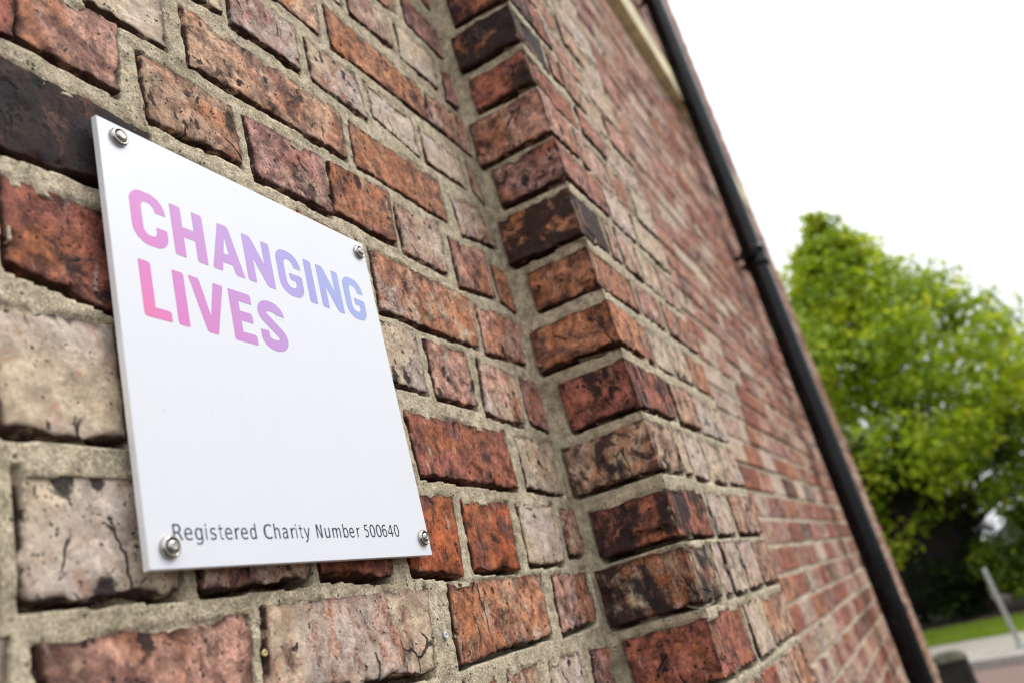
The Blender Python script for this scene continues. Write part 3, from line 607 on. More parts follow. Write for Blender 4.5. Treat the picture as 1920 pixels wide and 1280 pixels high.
# the line of small print: letter outlines (thousandths of an em) and where each letter begins and ends on the plaque, in mm
SMALL = {'R': [[265,245,282,239,297,231,311,219,325,202,341,176,359,142,429,0,354,0,292,131,275,164,258,188,244,204,228,213,209,218,188,220,120,220,120,0,50,0,50,520,195,520,247,516,291,503,326,481,351,452,366,414,372,369,368,337,359,309,343,285,322,266,296,253],[120,462,120,278,197,278,228,280,253,288,273,300,286,318,295,341,297,369,294,397,286,420,271,438,251,451,225,459,195,462]], 'e': [[387,211,387,180,110,180,110,178,113,138,124,105,143,79,168,60,199,48,237,44,258,45,279,49,301,54,324,62,347,71,372,84,372,20,348,11,325,3,302,-3,279,-7,257,-9,236,-10,180,-4,133,14,94,44,66,85,49,135,43,195,48,253,65,302,93,344,130,375,175,393,227,399,273,394,312,377,344,349,368,311,382,265],[323,230,320,264,311,293,296,316,277,332,253,342,224,345,195,342,169,331,148,314,130,291,119,263,112,229]], 'g': [[299,198,296,242,288,279,275,308,257,328,234,341,207,345,178,341,154,328,135,308,121,279,113,242,110,198,113,154,121,117,135,88,154,67,178,55,208,50,235,55,257,67,275,88,288,117,296,154],[363,25,358,-29,344,-73,321,-108,289,-133,249,-148,200,-153,182,-153,163,-151,144,-148,125,-145,106,-140,86,-134,86,-71,108,-80,129,-88,148,-94,166,-99,183,-101,200,-102,231,-99,256,-89,275,-74,288,-51,296,-22,299,16,299,18,299,62,287,42,273,26,257,13,238,4,217,-1,193,-3,150,3,114,22,84,52,61,92,47,141,43,198,47,255,61,304,84,345,114,375,150,393,193,399,216,398,238,393,256,384,273,373,287,357,299,338,299,389,363,389]], 's': [[339,376,339,314,320,324,302,332,283,338,265,342,246,345,227,346,200,344,178,339,162,332,150,321,143,306,140,289,142,273,147,260,156,250,172,241,199,233,236,225,262,220,291,212,315,200,334,183,348,164,356,140,359,113,354,77,340,47,318,22,287,4,249,-6,203,-10,184,-9,164,-7,143,-4,121,1,98,7,74,14,74,80,98,69,121,60,143,53,164,48,185,45,205,44,231,45,253,51,271,61,284,74,291,90,294,109,284,136,256,156,209,171,206,171,182,176,148,185,121,197,101,213,87,232,78,255,76,282,80,317,92,346,114,369,142,386,179,396,222,399,242,399,262,397,282,394,301,389,320,383]], 't': [[214,501,214,390,359,390,359,340,214,340,214,128,216,103,221,83,230,68,244,59,263,53,287,51,359,51,359,0,281,0,238,3,204,13,179,29,163,53,153,86,150,128,150,340,46,340,46,390,150,390,150,501]], 'd': [[299,340,299,542,363,542,363,0,299,0,299,49,287,31,273,17,256,5,237,-3,217,-8,195,-10,151,-4,114,14,83,45,61,86,47,136,43,196,47,255,61,305,84,345,114,375,151,393,195,399,217,398,238,393,257,384,273,373,287,358],[110,195,113,149,121,112,134,82,152,61,176,48,204,44,232,48,256,61,275,83,288,112,296,149,299,195,296,240,288,278,275,307,256,328,232,341,204,345,176,341,152,328,134,307,121,278,113,240]], 'C': [[374,18,356,10,337,3,319,-3,299,-7,279,-9,259,-10,197,-2,145,21,104,61,73,114,55,180,48,259,55,338,73,404,104,458,146,498,197,521,259,529,279,528,299,526,319,522,337,517,356,509,374,501,374,429,356,442,338,452,318,461,298,467,279,471,259,472,217,466,183,449,156,419,137,378,126,325,122,259,126,194,137,141,156,100,183,71,217,53,259,47,279,48,299,52,319,58,338,67,356,77,374,91]], 'h': [[366,242,366,0,302,0,302,242,299,274,293,299,283,319,268,333,249,341,225,344,198,340,175,330,156,312,143,287,135,257,132,220,132,0,68,0,68,542,132,542,132,331,145,352,160,369,178,382,199,392,222,397,248,399,284,395,314,382,337,360,353,330,363,290]], 'a': [[244,196,223,196,189,194,161,187,139,176,123,161,114,142,110,118,113,96,120,78,132,63,148,52,167,46,190,44,223,48,251,60,274,80,291,108,301,142,304,182,304,196],[369,222,369,0,304,0,304,58,289,37,272,19,253,6,230,-3,205,-8,177,-10,140,-6,108,5,82,24,62,48,50,78,46,114,51,153,66,186,90,212,124,231,166,242,218,246,304,246,304,256,302,285,294,307,281,324,262,336,237,343,206,345,184,344,162,341,140,336,118,328,96,319,75,308,75,372,98,381,121,387,143,393,164,396,185,399,206,399,237,398,264,393,289,385,310,374,329,360,344,342,352,330,359,315,363,299,366,279,368,254]], 'y': [[299,125,287,95,274,60,258,18,238,-35,222,-73,212,-94,200,-111,187,-124,172,-135,155,-142,136,-147,116,-148,64,-148,64,-95,102,-95,119,-93,134,-87,146,-78,158,-62,171,-33,187,6,36,390,104,390,220,85,334,390,401,390]], 'N': [[48,520,138,520,313,92,313,520,381,520,381,0,292,0,116,428,116,0,48,0]], 'u': [[68,148,68,389,132,389,132,148,134,116,140,90,151,70,165,57,184,48,208,46,236,49,259,60,278,77,291,102,299,132,302,169,302,389,366,389,366,0,302,0,302,58,289,38,273,21,255,7,234,-2,211,-8,186,-10,150,-6,120,7,97,29,81,60,71,99]], 'b': [[320,195,317,240,309,278,296,307,278,328,254,341,226,345,197,341,174,328,155,307,142,278,134,240,131,195,134,149,142,112,155,83,174,61,197,48,226,44,254,48,278,61,296,82,309,112,317,149],[131,340,143,358,157,372,174,384,193,393,213,398,236,399,280,393,317,375,347,345,369,305,383,255,387,196,383,136,369,86,347,45,316,14,279,-4,235,-10,213,-8,193,-3,174,5,157,17,143,31,131,49,131,0,67,0,67,542,131,542]], '5': [[72,520,335,520,335,461,136,461,136,333,146,336,156,339,166,341,176,343,187,343,197,344,247,338,290,322,325,296,351,260,367,217,372,167,367,116,350,73,323,37,285,11,240,-5,187,-10,160,-9,135,-8,111,-5,89,0,69,5,50,12,50,84,71,73,93,64,114,58,136,53,158,50,180,49,216,52,246,63,270,80,288,103,298,132,302,167,298,201,287,230,269,253,244,271,214,281,178,284,160,284,141,282,123,278,106,273,89,267,72,259]], '0': [[168,261,170,273,174,284,182,294,191,302,202,307,214,308,226,307,237,302,247,294,255,284,260,273,261,261,260,249,255,238,247,228,238,221,226,216,214,214,202,216,191,220,181,228,174,237,170,248],[214,474,185,468,160,450,141,421,128,379,120,325,117,259,120,194,128,140,141,99,160,69,185,51,214,46,245,51,269,69,288,99,302,140,310,194,312,259,310,325,302,379,288,421,269,450,245,468],[214,529,265,522,307,499,340,461,364,408,378,341,383,259,378,178,364,111,340,58,307,20,265,-3,214,-10,164,-3,122,20,89,58,65,111,51,178,46,259,51,341,65,408,89,461,122,499,164,522]], '6': [[345,508,345,444,330,452,315,458,298,463,282,467,265,469,247,470,206,464,172,448,146,420,126,381,115,332,111,272,124,293,139,311,157,325,178,335,201,342,225,344,272,339,310,323,342,298,365,262,378,219,383,167,378,115,364,71,341,36,308,10,269,-5,221,-10,166,-3,122,19,88,55,65,106,51,175,46,259,52,340,69,407,97,460,136,499,185,522,244,529,261,529,278,527,295,524,312,520,329,515],[220,289,192,285,168,274,149,256,135,232,126,202,123,167,126,131,135,102,149,77,168,59,192,49,220,45,248,48,272,59,290,76,303,100,311,130,314,167,311,204,303,234,290,258,272,275,248,285]], '4': [[256,456,92,181,256,181],[244,520,326,520,326,181,395,181,395,124,326,124,326,0,256,0,256,124,36,124,36,190]], 'n': [[366,242,366,0,302,0,302,242,299,274,293,299,283,319,268,333,249,341,225,344,198,340,175,330,156,312,143,287,135,257,132,220,132,0,68,0,68,390,132,390,132,331,145,352,160,369,178,382,199,392,222,397,248,399,284,395,314,382,337,360,353,330,363,290]]}
SMALL['0'] = sorted(SMALL['0'], key=lambda l: min(l[0::2]))[:2]
SMALL['i'] = [[0, 0, 62, 0, 62, 390, 0, 390], [-4, 455, 66, 455, 66, 525, -4, 525]]
SMALL['r'] = [[0, 0, 62, 0, 62, 235, 78, 285, 110, 318, 150, 333, 190, 333, 190, 398, 150, 399, 100, 380, 62, 335, 62, 390, 0, 390]]
SMALL['m'] = [[0, 0, 0, 390, 62, 390, 62, 330, 95, 375, 150, 399, 205, 395, 250, 360, 272, 322, 305, 372, 360, 399, 420, 395, 465, 355, 480, 290, 480, 0, 418, 0, 418, 270, 405, 325, 365, 345, 320, 330, 285, 285, 271, 230, 271, 0, 209, 0, 209, 270, 197, 325, 157, 345, 112, 330, 78, 285, 62, 230, 62, 0]]
PRINTED = [('R', 384.6, 392.0), ('e', 393.3, 399.7), ('g', 401.8, 408.0), ('i', 410.8, 411.3), ('s', 414.5, 419.5), ('t', 421.6, 425.4), ('e', 427.1, 433.4), ('r', 436.0, 440.2), ('e', 441.4, 447.6), ('d', 449.9, 455.7), ('C', 463.0, 471.0), ('h', 473.5, 479.2), ('a', 481.8, 487.2), ('r', 490.7, 495.2), ('i', 496.2, 497.1), ('t', 499.7, 503.4), ('y', 504.9, 511.6), ('N', 519.0, 525.5), ('u', 528.7, 534.6), ('m', 537.8, 547.8), ('b', 551.0, 557.3), ('e', 558.7, 564.9), ('r', 568.6, 572.4), ('5', 579.0, 584.1), ('0', 586.2, 593.4), ('0', 594.9, 602.2), ('6', 603.3, 610.0), ('4', 611.7, 619.2), ('0', 621.0, 628.0)]
cu = bpy.data.curves.new('small_print', 'CURVE'); cu.dimensions = '2D'; cu.fill_mode = 'BOTH'; cu.offset = .0
def small(ch, x0, x1):
    L = SMALL[ch]; lo = min(v for l in L for v in l[0::2]); hi = max(v for l in L for v in l[0::2])
    if ch == 'i': x0, x1 = (x0 + x1) / 2 - .55, (x0 + x1) / 2 + .55; lo, hi = -4, 66
    for l in L:
        sp = cu.splines.new('POLY'); n = len(l) // 2; sp.points.add(n - 1); sp.use_cyclic_u = True
        for k in range(n): sp.points[k].co = ((x0 + (l[2 * k] - lo) / (hi - lo) * (x1 - x0)) / 1000, .1106 + l[2 * k + 1] / 520 * .0101, 0, 1)
for ch, x0, x1 in PRINTED:
    small(ch, x0, x1)
tmp = bpy.data.objects.new('tmp', cu); m = bpy.data.meshes.new_from_object(tmp); bpy.data.objects.remove(tmp)
m.transform(Matrix(((1, 0, 0, 0), (0, 0, -1, PF - .00012), (0, 1, 0, EYE), (0, 0, 0, 1)))); m.name = 'small_print'
under(link('small_print', m, INK), plaque)

ML = Matrix(((1, 0, 0, 0), (0, 0, -1, 0), (0, 1, 0, 0), (0, 0, 0, 1)))          # lathe axis towards the viewer (-y)
for n, (x, z) in enumerate(((.3809, .397), (.6617, .3946), (.3803, .1062), (.6629, .1088))):
    s = .00100
    mb = MB(); mb.lathe([(7.2 * s, 0), (7.4 * s, .6 * s), (7.2 * s, 1.6 * s), (6.6 * s, 2.7 * s), (5.9 * s, 3.3 * s), (5.4 * s, 3.3 * s), (5.1 * s, 2.7 * s), (4.9 * s, 1.4 * s), (4.0 * s, .6 * s)], 36, ML)
    w = link('screw', MB.mesh(mb, 'screw'), STEEL, None, (x, PF - .0002, z + EYE)); under(w, plaque)
    hb = MB(); hb.lathe([(4.0 * s, .4 * s), (4.2 * s, 2.6 * s), (3.95 * s, 3.6 * s), (3.3 * s, 4.3 * s), (2.5 * s, 4.7 * s), (1.7 * s, 4.8 * s), (1.5 * s, 4.6 * s)], 32, ML)
    h = hb.build('screw_head', STEEL, w)
    a0 = n * 17
    star = [((1.45 if k % 2 == 0 else .95) * s * math.cos(math.radians(a0 + 30 * k)), (1.45 if k % 2 == 0 else .95) * s * math.sin(math.radians(a0 + 30 * k))) for k in range(12)]
    v = [(x_, -4.62 * s, z_) for x_, z_ in star] + [(x_ * .9, -2.9 * s, z_ * .9) for x_, z_ in star]
    f = [(k, (k + 1) % 12, 12 + (k + 1) % 12, 12 + k) for k in range(12)] + [tuple(range(12, 24))]
    link('socket', py_mesh('socket', v, f), DARKST, w)

# old wall plugs left in the joints
PLUG = plain('grey_plastic', (.55, .56, .60), .5); PLUG2 = plain('yellowed_plastic', (.55, .42, .20), .55)
mb = MB(); mb.lathe([(.0012, -.004), (.0015, .0005), (.0031, .0008), (.0034, .002), (.0026, .0026), (.0014, .0024), (.0012, .0002)], 14, ML)
tag(mb.build('wall_plug', PLUG, None, (.6847, .0012, EYE + .0256)), 'tiny pale grey wall plug sunk in the mortar below the white sign', 'wall plug', 'old wall plugs in the joints')
mb = MB(); mb.lathe([(.0010, -.004), (.0014, .0004), (.0021, .0008), (.0025, .0018), (.0019, .0025), (.0011, .0024), (.0009, .0004)], 12, ML)
tag(mb.build('wall_plug', PLUG2, None, (.4585, .0010, EYE + .0385), (0, .5, 0)), 'tiny yellowed wall plug beside the brick at the lower left of the sign', 'wall plug', 'old wall plugs in the joints')

# ---------------------------------------------------------------- downpipe
t = NT('black_gloss_paint'); co = t.n('ShaderNodeTexCoord').outputs['Object']
BLACK = t.done(t.mix(t.ramp(t.noise(co, 12, 5), .5, .7), (.0028, .0034, .0050), (.009, .010, .013)), .16, t.bump(t.noise(co, 30, 4), .35, .002), spec=.25)
PXX, PYY, PR = 4.15, -.092, .050
pipe = thing('downpipe', 'black painted cast iron downpipe standing off the long brick wall near its corner', 'downpipe', (PXX, PYY, 0))
joints = [.25, 2.98, 4.66, 6.34, 7.1]
for a, b in zip(joints, joints[1:]):
    mb = MB(); mb.lathe([(PR, a), (PR, b - .07)], 28); mb.build('pipe_section', BLACK, pipe)
    mb = MB(); mb.lathe([(PR + .002, b - .10), (PR + .012, b - .09), (PR + .012, b - .075), (PR + .008, b - .06), (PR + .008, b - .02), (PR + .014, b - .012), (PR + .014, b + .004), (PR + .001, b + .012)], 28)
    c = mb.build('collar', BLACK, pipe)
    for sx_ in (-1, 1):
        mb = MB(); mb.box(min(sx_ * .048, sx_ * .098), max(sx_ * .048, sx_ * .098), -.012, .012, b - .06, b - .02, .003)
        mb.lathe([(.012, -.088), (.012, .016), (.016, .018), (.010, .026)], 10, Matrix.Translation((sx_ * .078, 0, b - .04)) @ ML); mb.build('bracket', BLACK, c)
mb = MB(); mb.tube([(0, 0, .27), (0, 0, .16), (0, -.02, .09), (0, -.10, .03)], [PR, PR, PR, PR * 1.05], 20); mb.build('shoe', BLACK, pipe)

# ---------------------------------------------------------------- ground, road, kerb
def sheet(name, pts, mat, z):
    o = link(name, py_mesh(name, [(x, y, z) for x, y in pts], [tuple(range(len(pts)))]), mat); o['kind'] = 'structure'; return o
ASPH = plain('asphalt', (.055, .053, .052), .9, nscale=60, namp=.35, bump=.003)
ROADM = plain('red_brown_asphalt', (.17, .110, .095), .9, nscale=40, namp=.25, bump=.003)
CONC = plain('concrete_paving', (.28, .26, .22), .9, nscale=8, namp=.2, bump=.002)
KERBM = plain('kerb_stone', (.30, .285, .26), .85, nscale=20, namp=.2, bump=.002)
SOIL = plain('leaf_litter_soil', (.060, .033, .022), .95, nscale=25, namp=.5, bump=.01)
TURF = plain('turf', (.10, .17, .012), .95, nscale=30, namp=.35, bump=.01)
sheet('ground', [(-300, -300), (300, -300), (300, 300), (-300, 300)], ASPH, -.10)
kd = Vector((-.32, -.59)).normalized(); kn = Vector((-kd.y, kd.x)) * -1          # along the kerb, and away from the building
if kn.x < 0: kn = -kn
K0 = Vector((11.97, -.07))
def kp(along, out): p = K0 + kd * along + kn * out; return (p.x, p.y)
sheet('pavement', [(-14, -2.2), (8.2, -2.2), (8.2, 0.0), (-14, 0.0)], ASPH, 0.0)
sheet('road', [kp(-40, -9.5), kp(40, -9.5), kp(40, -.13), kp(-40, -.13)], ROADM, -.092)
sheet('far_pavement', [kp(-40, 0), kp(40, 0), kp(40, 1.75), kp(-40, 1.75)], CONC, 0.0)
kerb = thing('kerb', 'pale concrete kerb edging the pavement across the road', 'kerb', (*kp(0, 0), -.1))
for n in range(-10, 10):
    a, b = n * .915, n * .915 + .905
    P = [kp(a, -.125), kp(b, -.125), kp(b, 0), kp(a, 0)]; ct = Vector((sum(p[0] for p in P) / 4, sum(p[1] for p in P) / 4, -.1))
    v = [(p[0] - ct.x, p[1] - ct.y, z) for z in (-.02, .102) for p in P]
    under(link('kerb_stone', py_mesh('kerb_stone', v, [(3, 2, 1, 0), (4, 5, 6, 7), (0, 1, 5, 4), (1, 2, 6, 5), (2, 3, 7, 6), (3, 0, 4, 7)]), KERBM, None, tuple(ct)), kerb)
sheet('verge', [kp(-40, 1.75), kp(40, 1.75), kp(40, 3.5), kp(-40, 3.5)], TURF, .004)
sheet('planting_bed', [kp(-40, 3.5), kp(40, 3.5), kp(40, 14), kp(-40, 14)], SOIL, .008)

# ---------------------------------------------------------------- leaves
def leaf_material(name, c1, c2, c3, trans=.5, spec=.4):
    t = NT(name); r = t.attr('rnd', 'GEOMETRY').outputs['Fac']
    cr = t.n('ShaderNodeValToRGB'); t.put(cr.inputs[0], r); e = cr.color_ramp.elements
    e[0].position = 0; e[0].color = (*c1, 1); e[1].position = 1; e[1].color = (*c3, 1); k = e.new(.55); k.color = (*c2, 1)
    t.put(t.b.inputs['Base Color'], cr.outputs[0]); t.put(t.b.inputs['Roughness'], .42); t.put(t.b.inputs['Specular IOR Level'], spec)
    tr = t.n('ShaderNodeBsdfTranslucent'); hs = t.n('ShaderNodeHueSaturation'); t.put(hs.inputs['Color'], cr.outputs[0]); t.put(hs.inputs['Value'], 1.5); t.put(hs.inputs['Hue'], .485)
    t.put(tr.inputs['Color'], hs.outputs[0]); mx = t.n('ShaderNodeMixShader'); mx.inputs[0].default_value = trans
    t.t.links.new(t.b.outputs[0], mx.inputs[1]); t.t.links.new(tr.outputs[0], mx.inputs[2]); t.t.links.new(mx.outputs[0], t.out.inputs[0])
    return t.m

def leaves(name, centres, radii, per, size, mat, parent, seed=0, droop=.3):
    """leaf clumps: small folded quads scattered through each clump's volume"""
    g = np.random.default_rng(seed); V = []; R = []
    for c, r, n in zip(centres, radii, per):
        d = g.normal(size=(n, 3)); d /= np.linalg.norm(d, axis=1, keepdims=True); rad = r * g.random((n, 1)) ** .45
        p = c + d * rad * [1, 1, .72]
        nr = d * .6 + g.normal(size=(n, 3)) * .6 + [0, 0, .55]; nr /= np.linalg.norm(nr, axis=1, keepdims=True)
        a = np.cross(nr, g.normal(size=(n, 3))); a /= np.linalg.norm(a, axis=1, keepdims=True); b = np.cross(nr, a)
        s = size * g.uniform(.55, 1.25, (n, 1)); a = a * s * .62; b = b * s * .40
        V.append(np.stack([p - a, p - b * .9 - nr * s * .08, p + a - [0, 0, droop] * s * .4, p + b * .9 - nr * s * .08], 1).reshape(-1, 3))
        R.append(np.repeat(np.clip(g.normal(.5 + g.uniform(-.27, .27), .2, n), 0, 1), 4))
    V = np.concatenate(V); m = np_mesh(name, V, np.arange(len(V)).reshape(-1, 4), False)
    at = m.attributes.new('rnd', 'FLOAT', 'POINT'); at.data.foreach_set('value', np.concatenate(R).astype(np.float32))
    return link(name, m, mat, parent)

BARK = plain('bark', (.075, .055, .040), .9, nscale=25, namp=.4, bump=.01)
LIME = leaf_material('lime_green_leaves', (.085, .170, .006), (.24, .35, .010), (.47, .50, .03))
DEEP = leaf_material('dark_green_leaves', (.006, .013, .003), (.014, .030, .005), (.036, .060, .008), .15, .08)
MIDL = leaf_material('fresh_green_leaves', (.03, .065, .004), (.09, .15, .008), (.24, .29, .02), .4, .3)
MID = leaf_material('painted_shade_leaves', (.012, .028, .003), (.040, .075, .006), (.12, .16, .010), .3, .15)  # darker green for the added bush, shade of the lower crown in its colour

def broadleaf(name, label, x, y, base, top, prof, n, leaf, mat, seed, per=110, clump=.62, group=None, trunk_r=.17, thin=1.0):
    """prof(h) crown radius for h in 0..1 from the crown's bottom to its tip"""
    g = np.random.default_rng(seed); tr = thing(name, label, 'tree', (x, y, 0), group=group)
    lean = g.normal(0, .12, 2); mb = MB()
    axis = lambda z: Vector((lean[0] * z / top + .10 * math.sin(z * .9 + seed), lean[1] * z / top + .10 * math.cos(z * 1.1 + seed), z))
    zs = [0, .15, .6] + [base + (top - base) * k / 8 for k in range(8)]; mb.tube([axis(z) for z in zs], [trunk_r * 1.6, trunk_r * 1.15] + [trunk_r * (1 - .93 * z / top) for z in zs[2:]], 9)
    C, Rr, P = [], [], []
    while len(C) < n:
        h = g.random() ** .85; z = base + (top - base) * h; rr = prof(h); a = g.uniform(0, 2 * math.pi); k = math.sqrt(g.random()) * .98
        if g.random() > .35 + .65 * k: continue
        q = axis(z) + Vector((rr * k * math.cos(a), rr * k * math.sin(a), g.normal(0, .12)))
        sc = clump * g.uniform(.55, 1.15) * (.32 + .68 * min(1, rr / 1.8)); C.append(np.array(q)); Rr.append(sc); P.append(int(per * thin * (sc / clump) ** 2 * g.uniform(.7, 1.25)) + 12)
        if len(C) % 3 == 0 and h < .93:
            a0 = axis(max(base * .75, z - rr * .75)); mb.tube([a0, a0.lerp(q, .55) + Vector((0, 0, .12)), q], [.035, .022, .008], 5)
    mb.build('trunk', BARK, tr); leaves('crown', C, Rr, P, leaf, mat, tr, seed)
    return tr

# ---------------------------------------------------------------- trees and shrubs over the road
broadleaf('broadleaf_tree', 'tall bright green tree with a pointed crown across the road behind the building corner', 17.6, -.58, 1.6, 7.9,
          lambda h: min(3.3, 4.3 * (1 - h) + .12) * min(1, .6 + 2 * h), 500, .125, LIME, 6, per=108, clump=.58, group='trees across the road')
broadleaf('broadleaf_tree', 'lower broad green tree at the right edge, beside the tall pointed one', 18.6, -4.6, 1.4, 4.6,
          lambda h: 2.2 * math.sqrt(max(0, 1 - (2 * h - .8) ** 2 / 1.5)) + .2, 190, .125, LIME, 8, per=85, clump=.60, group='trees across the road')

def shrub(name, label, cat, boxes, n, leaf, mat, seed, per, clump, core=True, loc=(0, 0, 0)):
    """boxes: ellipsoids (x, y, z, rx, ry, rz) that make up the bush"""
    g = np.random.default_rng(seed); s = thing(name, label, cat, loc); C, R, P = [], [], []; L = np.array(loc)
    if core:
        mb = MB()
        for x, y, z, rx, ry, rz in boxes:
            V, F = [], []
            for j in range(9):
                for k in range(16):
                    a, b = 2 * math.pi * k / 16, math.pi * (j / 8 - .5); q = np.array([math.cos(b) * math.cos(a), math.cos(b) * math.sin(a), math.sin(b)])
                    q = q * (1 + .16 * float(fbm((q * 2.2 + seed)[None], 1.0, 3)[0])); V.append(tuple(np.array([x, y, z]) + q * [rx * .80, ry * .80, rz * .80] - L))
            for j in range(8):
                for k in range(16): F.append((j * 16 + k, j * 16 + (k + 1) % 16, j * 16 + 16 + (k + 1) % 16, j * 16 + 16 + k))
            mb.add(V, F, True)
        mb.build('dark_core', SHADE_CORE, s)  # solid near-black body standing in for the shade inside the bush
    for i in range(n):
        x, y, z, rx, ry, rz = boxes[i % len(boxes)]; d = g.normal(size=3); d /= np.linalg.norm(d); k = g.uniform(.78, 1.02) if core else g.random() ** .4
        q = np.array([x, y, max(.12, z + d[2] * rz * k)]) + [d[0] * rx * k, d[1] * ry * k, 0]; C.append(q - L); R.append(clump * g.uniform(.6, 1.2)); P.append(int(per * g.uniform(.6, 1.3)))
    leaves('foliage', C, R, P, leaf, mat, s, seed); return s
SHADE_CORE = plain('painted_shade_core', (.008, .006, .005), .95, nscale=18, namp=.5)  # near-black colour that paints the depth shade of the bushes
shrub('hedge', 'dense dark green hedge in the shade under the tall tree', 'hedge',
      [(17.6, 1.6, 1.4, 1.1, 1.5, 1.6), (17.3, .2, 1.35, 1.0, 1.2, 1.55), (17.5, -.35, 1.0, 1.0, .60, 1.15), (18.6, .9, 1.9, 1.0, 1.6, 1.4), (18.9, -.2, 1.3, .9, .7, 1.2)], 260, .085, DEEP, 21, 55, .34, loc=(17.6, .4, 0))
shrub('added_shade_bush', 'added mid green bush whose darker leaves stand in for shade below the bright crown', 'bush',
      [(16.6, 1.1, 2.7, .9, 1.2, .8), (16.5, -.1, 2.75, .9, .9, .7), (16.7, -1.2, 2.8, .8, .8, .55)], 150, .095, MID, 33, 60, .36, core=False, loc=(16.6, .3, 0))  # foliage added to darken the crown's lower part like shade
shrub('shrub', 'lighter green shrub to the right of the dark hedge, above the grass verge', 'shrub',
      [(16.5, -1.05, .70, .5, .45, .45), (16.7, -1.75, 1.0, .6, .45, .75), (16.9, -2.35, 1.3, .7, .6, 1.0), (17.0, -3.2, 1.2, .8, .8, .95), (16.8, -4.1, 1.1, .8, .8, .9)], 300, .09, MIDL, 23, 62, .30, core=False, loc=(16.9, -2.5, 0))
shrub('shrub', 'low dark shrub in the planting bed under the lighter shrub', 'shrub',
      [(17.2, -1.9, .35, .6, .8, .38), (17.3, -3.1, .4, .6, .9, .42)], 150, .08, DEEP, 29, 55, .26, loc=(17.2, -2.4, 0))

# grass blades of the verge
g = np.random.default_rng(3); n = 26000; al = g.uniform(-3.2, 2.6, n); ou = g.uniform(1.75, 3.5, n)
bx = np.stack([K0.x + kd.x * al + kn.x * ou, K0.y + kd.y * al + kn.y * ou, np.full(n, .003)], 1); ang = g.uniform(0, 2 * np.pi, n); h = g.uniform(.03, .075, n)
sd = np.stack([np.cos(ang), np.sin(ang), np.zeros(n)], 1) * .006; tip = bx + np.stack([g.normal(0, .02, n), g.normal(0, .02, n), h], 1)
V = np.stack([bx - sd, bx + sd, tip], 1).reshape(-1, 3); m = np_mesh('grass', V, np.arange(3 * n).reshape(-1, 3), False)
a = m.attributes.new('rnd', 'FLOAT', 'POINT'); a.data.foreach_set('value', np.repeat(g.random(n), 3).astype(np.float32))
link('grass', m, leaf_material('grass_blades', (.12, .21, .012), (.20, .31, .02), (.30, .38, .04), .4))['kind'] = 'stuff'

# ---------------------------------------------------------------- street furniture
GREYM = plain('galvanised_grey', (.30, .31, .30), .5, .3, nscale=20, namp=.15)
post = thing('marker_post', 'slim pale grey post standing at the kerb edge across the road', 'post', (12.10, -.66, 0), (math.radians(-2), math.radians(1), 0))
mb = MB(); mb.lathe([(.027, 0), (.027, .90), (.023, .925), (.012, .935)], 16); mb.build('shaft', GREYM, post)
mb = MB(); mb.lathe([(.058, 0), (.058, .03), (.040, .05)], 16); mb.build('collar', GREYM, post)
MOSS = plain('mossy_stone', (.060, .060, .040), .95, nscale=16, namp=.45, bump=.004); DARK_STONE = plain('dark_stone', (.020, .019, .018), .8, nscale=14, namp=.4, bump=.004)  # dark green-grey for the cap, near-black for the shaft
bol = thing('bollard', 'squat dark bollard with a rounded mossy top beyond the foot of the wall', 'bollard', (7.62, -.06, 0))
mb = MB(); mb.box(-.13, .13, -.135, .135, 0, .575, .02); mb.build('shaft', DARK_STONE, bol)
v = []; f = []; NB = 8
for i in range(NB + 1):
    for j in range(NB + 1):
        x, y = i / NB * 2 - 1, j / NB * 2 - 1; v.append((x * .136 * (1 - .03 * y * y), y * .141 * (1 - .03 * x * x), .578 + .062 * (1 - abs(x) ** 2.6) ** .6 * (1 - abs(y) ** 2.6) ** .6 + random.uniform(0, .004)))
for i in range(NB):
    for j in range(NB): k = i * (NB + 1) + j; f.append((k, k + NB + 1, k + NB + 2, k + 1))
link('cap', py_mesh('cap', v, f, True), MOSS, bol)

# ---------------------------------------------------------------- parked car glimpsed through the leaves
PAINT = NT('white_car_paint'); PAINT.put(PAINT.b.inputs['Coat Weight'], .8); PAINT = PAINT.done((.78, .78, .78), .35)
GLASS = plain('dark_car_glass', (.02, .024, .026), .08, nscale=3, namp=.1, spec=.6); RUB = plain('rubber', (.02, .02, .02), .85); RIM = plain('alloy', (.5, .5, .5), .3, .9); LAMP = plain('lamp_glass', (.6, .6, .58), .1); RED = plain('red_lamp', (.35, .02, .015), .2)
car = thing('parked_car', 'white parked car half hidden behind the shrubs at the right', 'car', (25.5, -2.6, -.10), (0, 0, math.radians(95)))
side = [(-2.05, .38), (-2.08, .72), (-1.95, .90), (-1.25, .98), (-.55, 1.40), (.15, 1.49), (.95, 1.46), (1.55, 1.12), (1.98, .98), (2.06, .66), (2.02, .36), (1.2, .24), (-1.2, .24)]
v = []; nS = len(side)
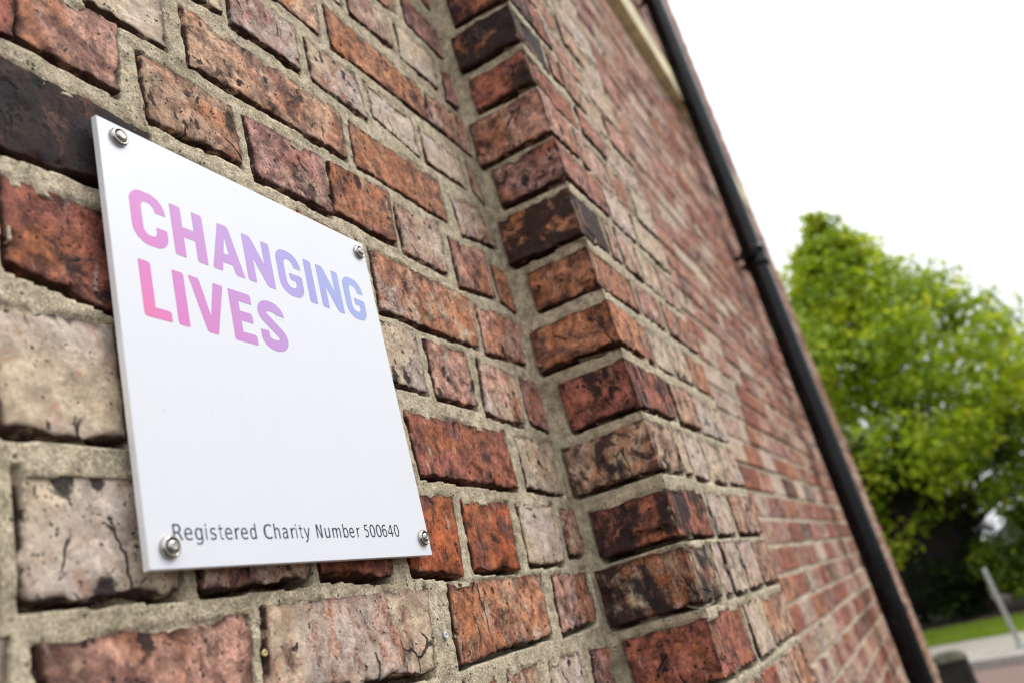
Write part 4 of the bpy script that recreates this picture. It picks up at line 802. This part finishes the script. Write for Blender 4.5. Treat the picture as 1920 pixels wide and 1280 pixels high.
for y in (-.86, -.80, .80, .86):
    for x, z in side:
        ins = .0 if abs(y) > .83 else .0
        w = y * (1 if z < 1.0 else 1 - .22 * (z - 1.0) / .49); sc = .985 if abs(y) > .83 else 1.0; v.append((x * sc, w, .24 + (z - .24) * (sc if z > .5 else 1)))
f = [tuple(range(nS))[::-1], tuple(range(3 * nS, 4 * nS))]
for r_ in range(3):
    for k in range(nS): f.append((r_ * nS + k, r_ * nS + (k + 1) % nS, (r_ + 1) * nS + (k + 1) % nS, (r_ + 1) * nS + k))
link('body', py_mesh('body', v, f, False), PAINT, car)
def pane(name, pts): link(name, py_mesh(name, pts, [tuple(range(len(pts)))]), GLASS, car)
wy = lambda z: .868 * (1 - .22 * (z - 1.0) / .49)
for sgn in (-1, 1):
    for xs in (((-1.02, 1.02), (-.52, 1.34), (.12, 1.41), (.12, 1.02)), ((.20, 1.02), (.20, 1.41), (.88, 1.38), (1.42, 1.06))):
        pane('side_window', [(x, sgn * (wy(z) + .004), z) for x, z in xs])
pane('windscreen', [(-1.19, -.70, 1.022), (-1.19, .70, 1.022), (-.595, .62, 1.385), (-.595, -.62, 1.385)])
pane('rear_window', [(1.52, -.66, 1.145), (1.52, .66, 1.145), (1.02, .60, 1.432), (1.02, -.60, 1.432)])
for x in (-1.28, 1.30):
    for y in (-.80, .80):
        M_ = Matrix.Translation((x, y, .31)) @ (ML if y < 0 else Matrix(((1, 0, 0, 0), (0, 0, 1, 0), (0, 1, 0, 0), (0, 0, 0, 1))))
        mb = MB(); mb.lathe([(.20, -.08), (.31, -.08), (.315, .05), (.29, .085), (.20, .085)], 24, M_, cap=False); wh = mb.build('wheel', RUB, car)
        mb = MB(); mb.lathe([(.21, .05), (.20, .078), (.06, .07), (.04, .086)], 20, M_); mb.build('rim', RIM, wh)
for y in (-.62, .62):
    mb = MB(); mb.box(-2.085, -1.98, y - .16, y + .16, .66, .78, .02); mb.build('headlight', LAMP, car)
    mb = MB(); mb.box(1.98, 2.075, y - .14, y + .14, .72, .86, .02); mb.build('tail_light', RED, car)
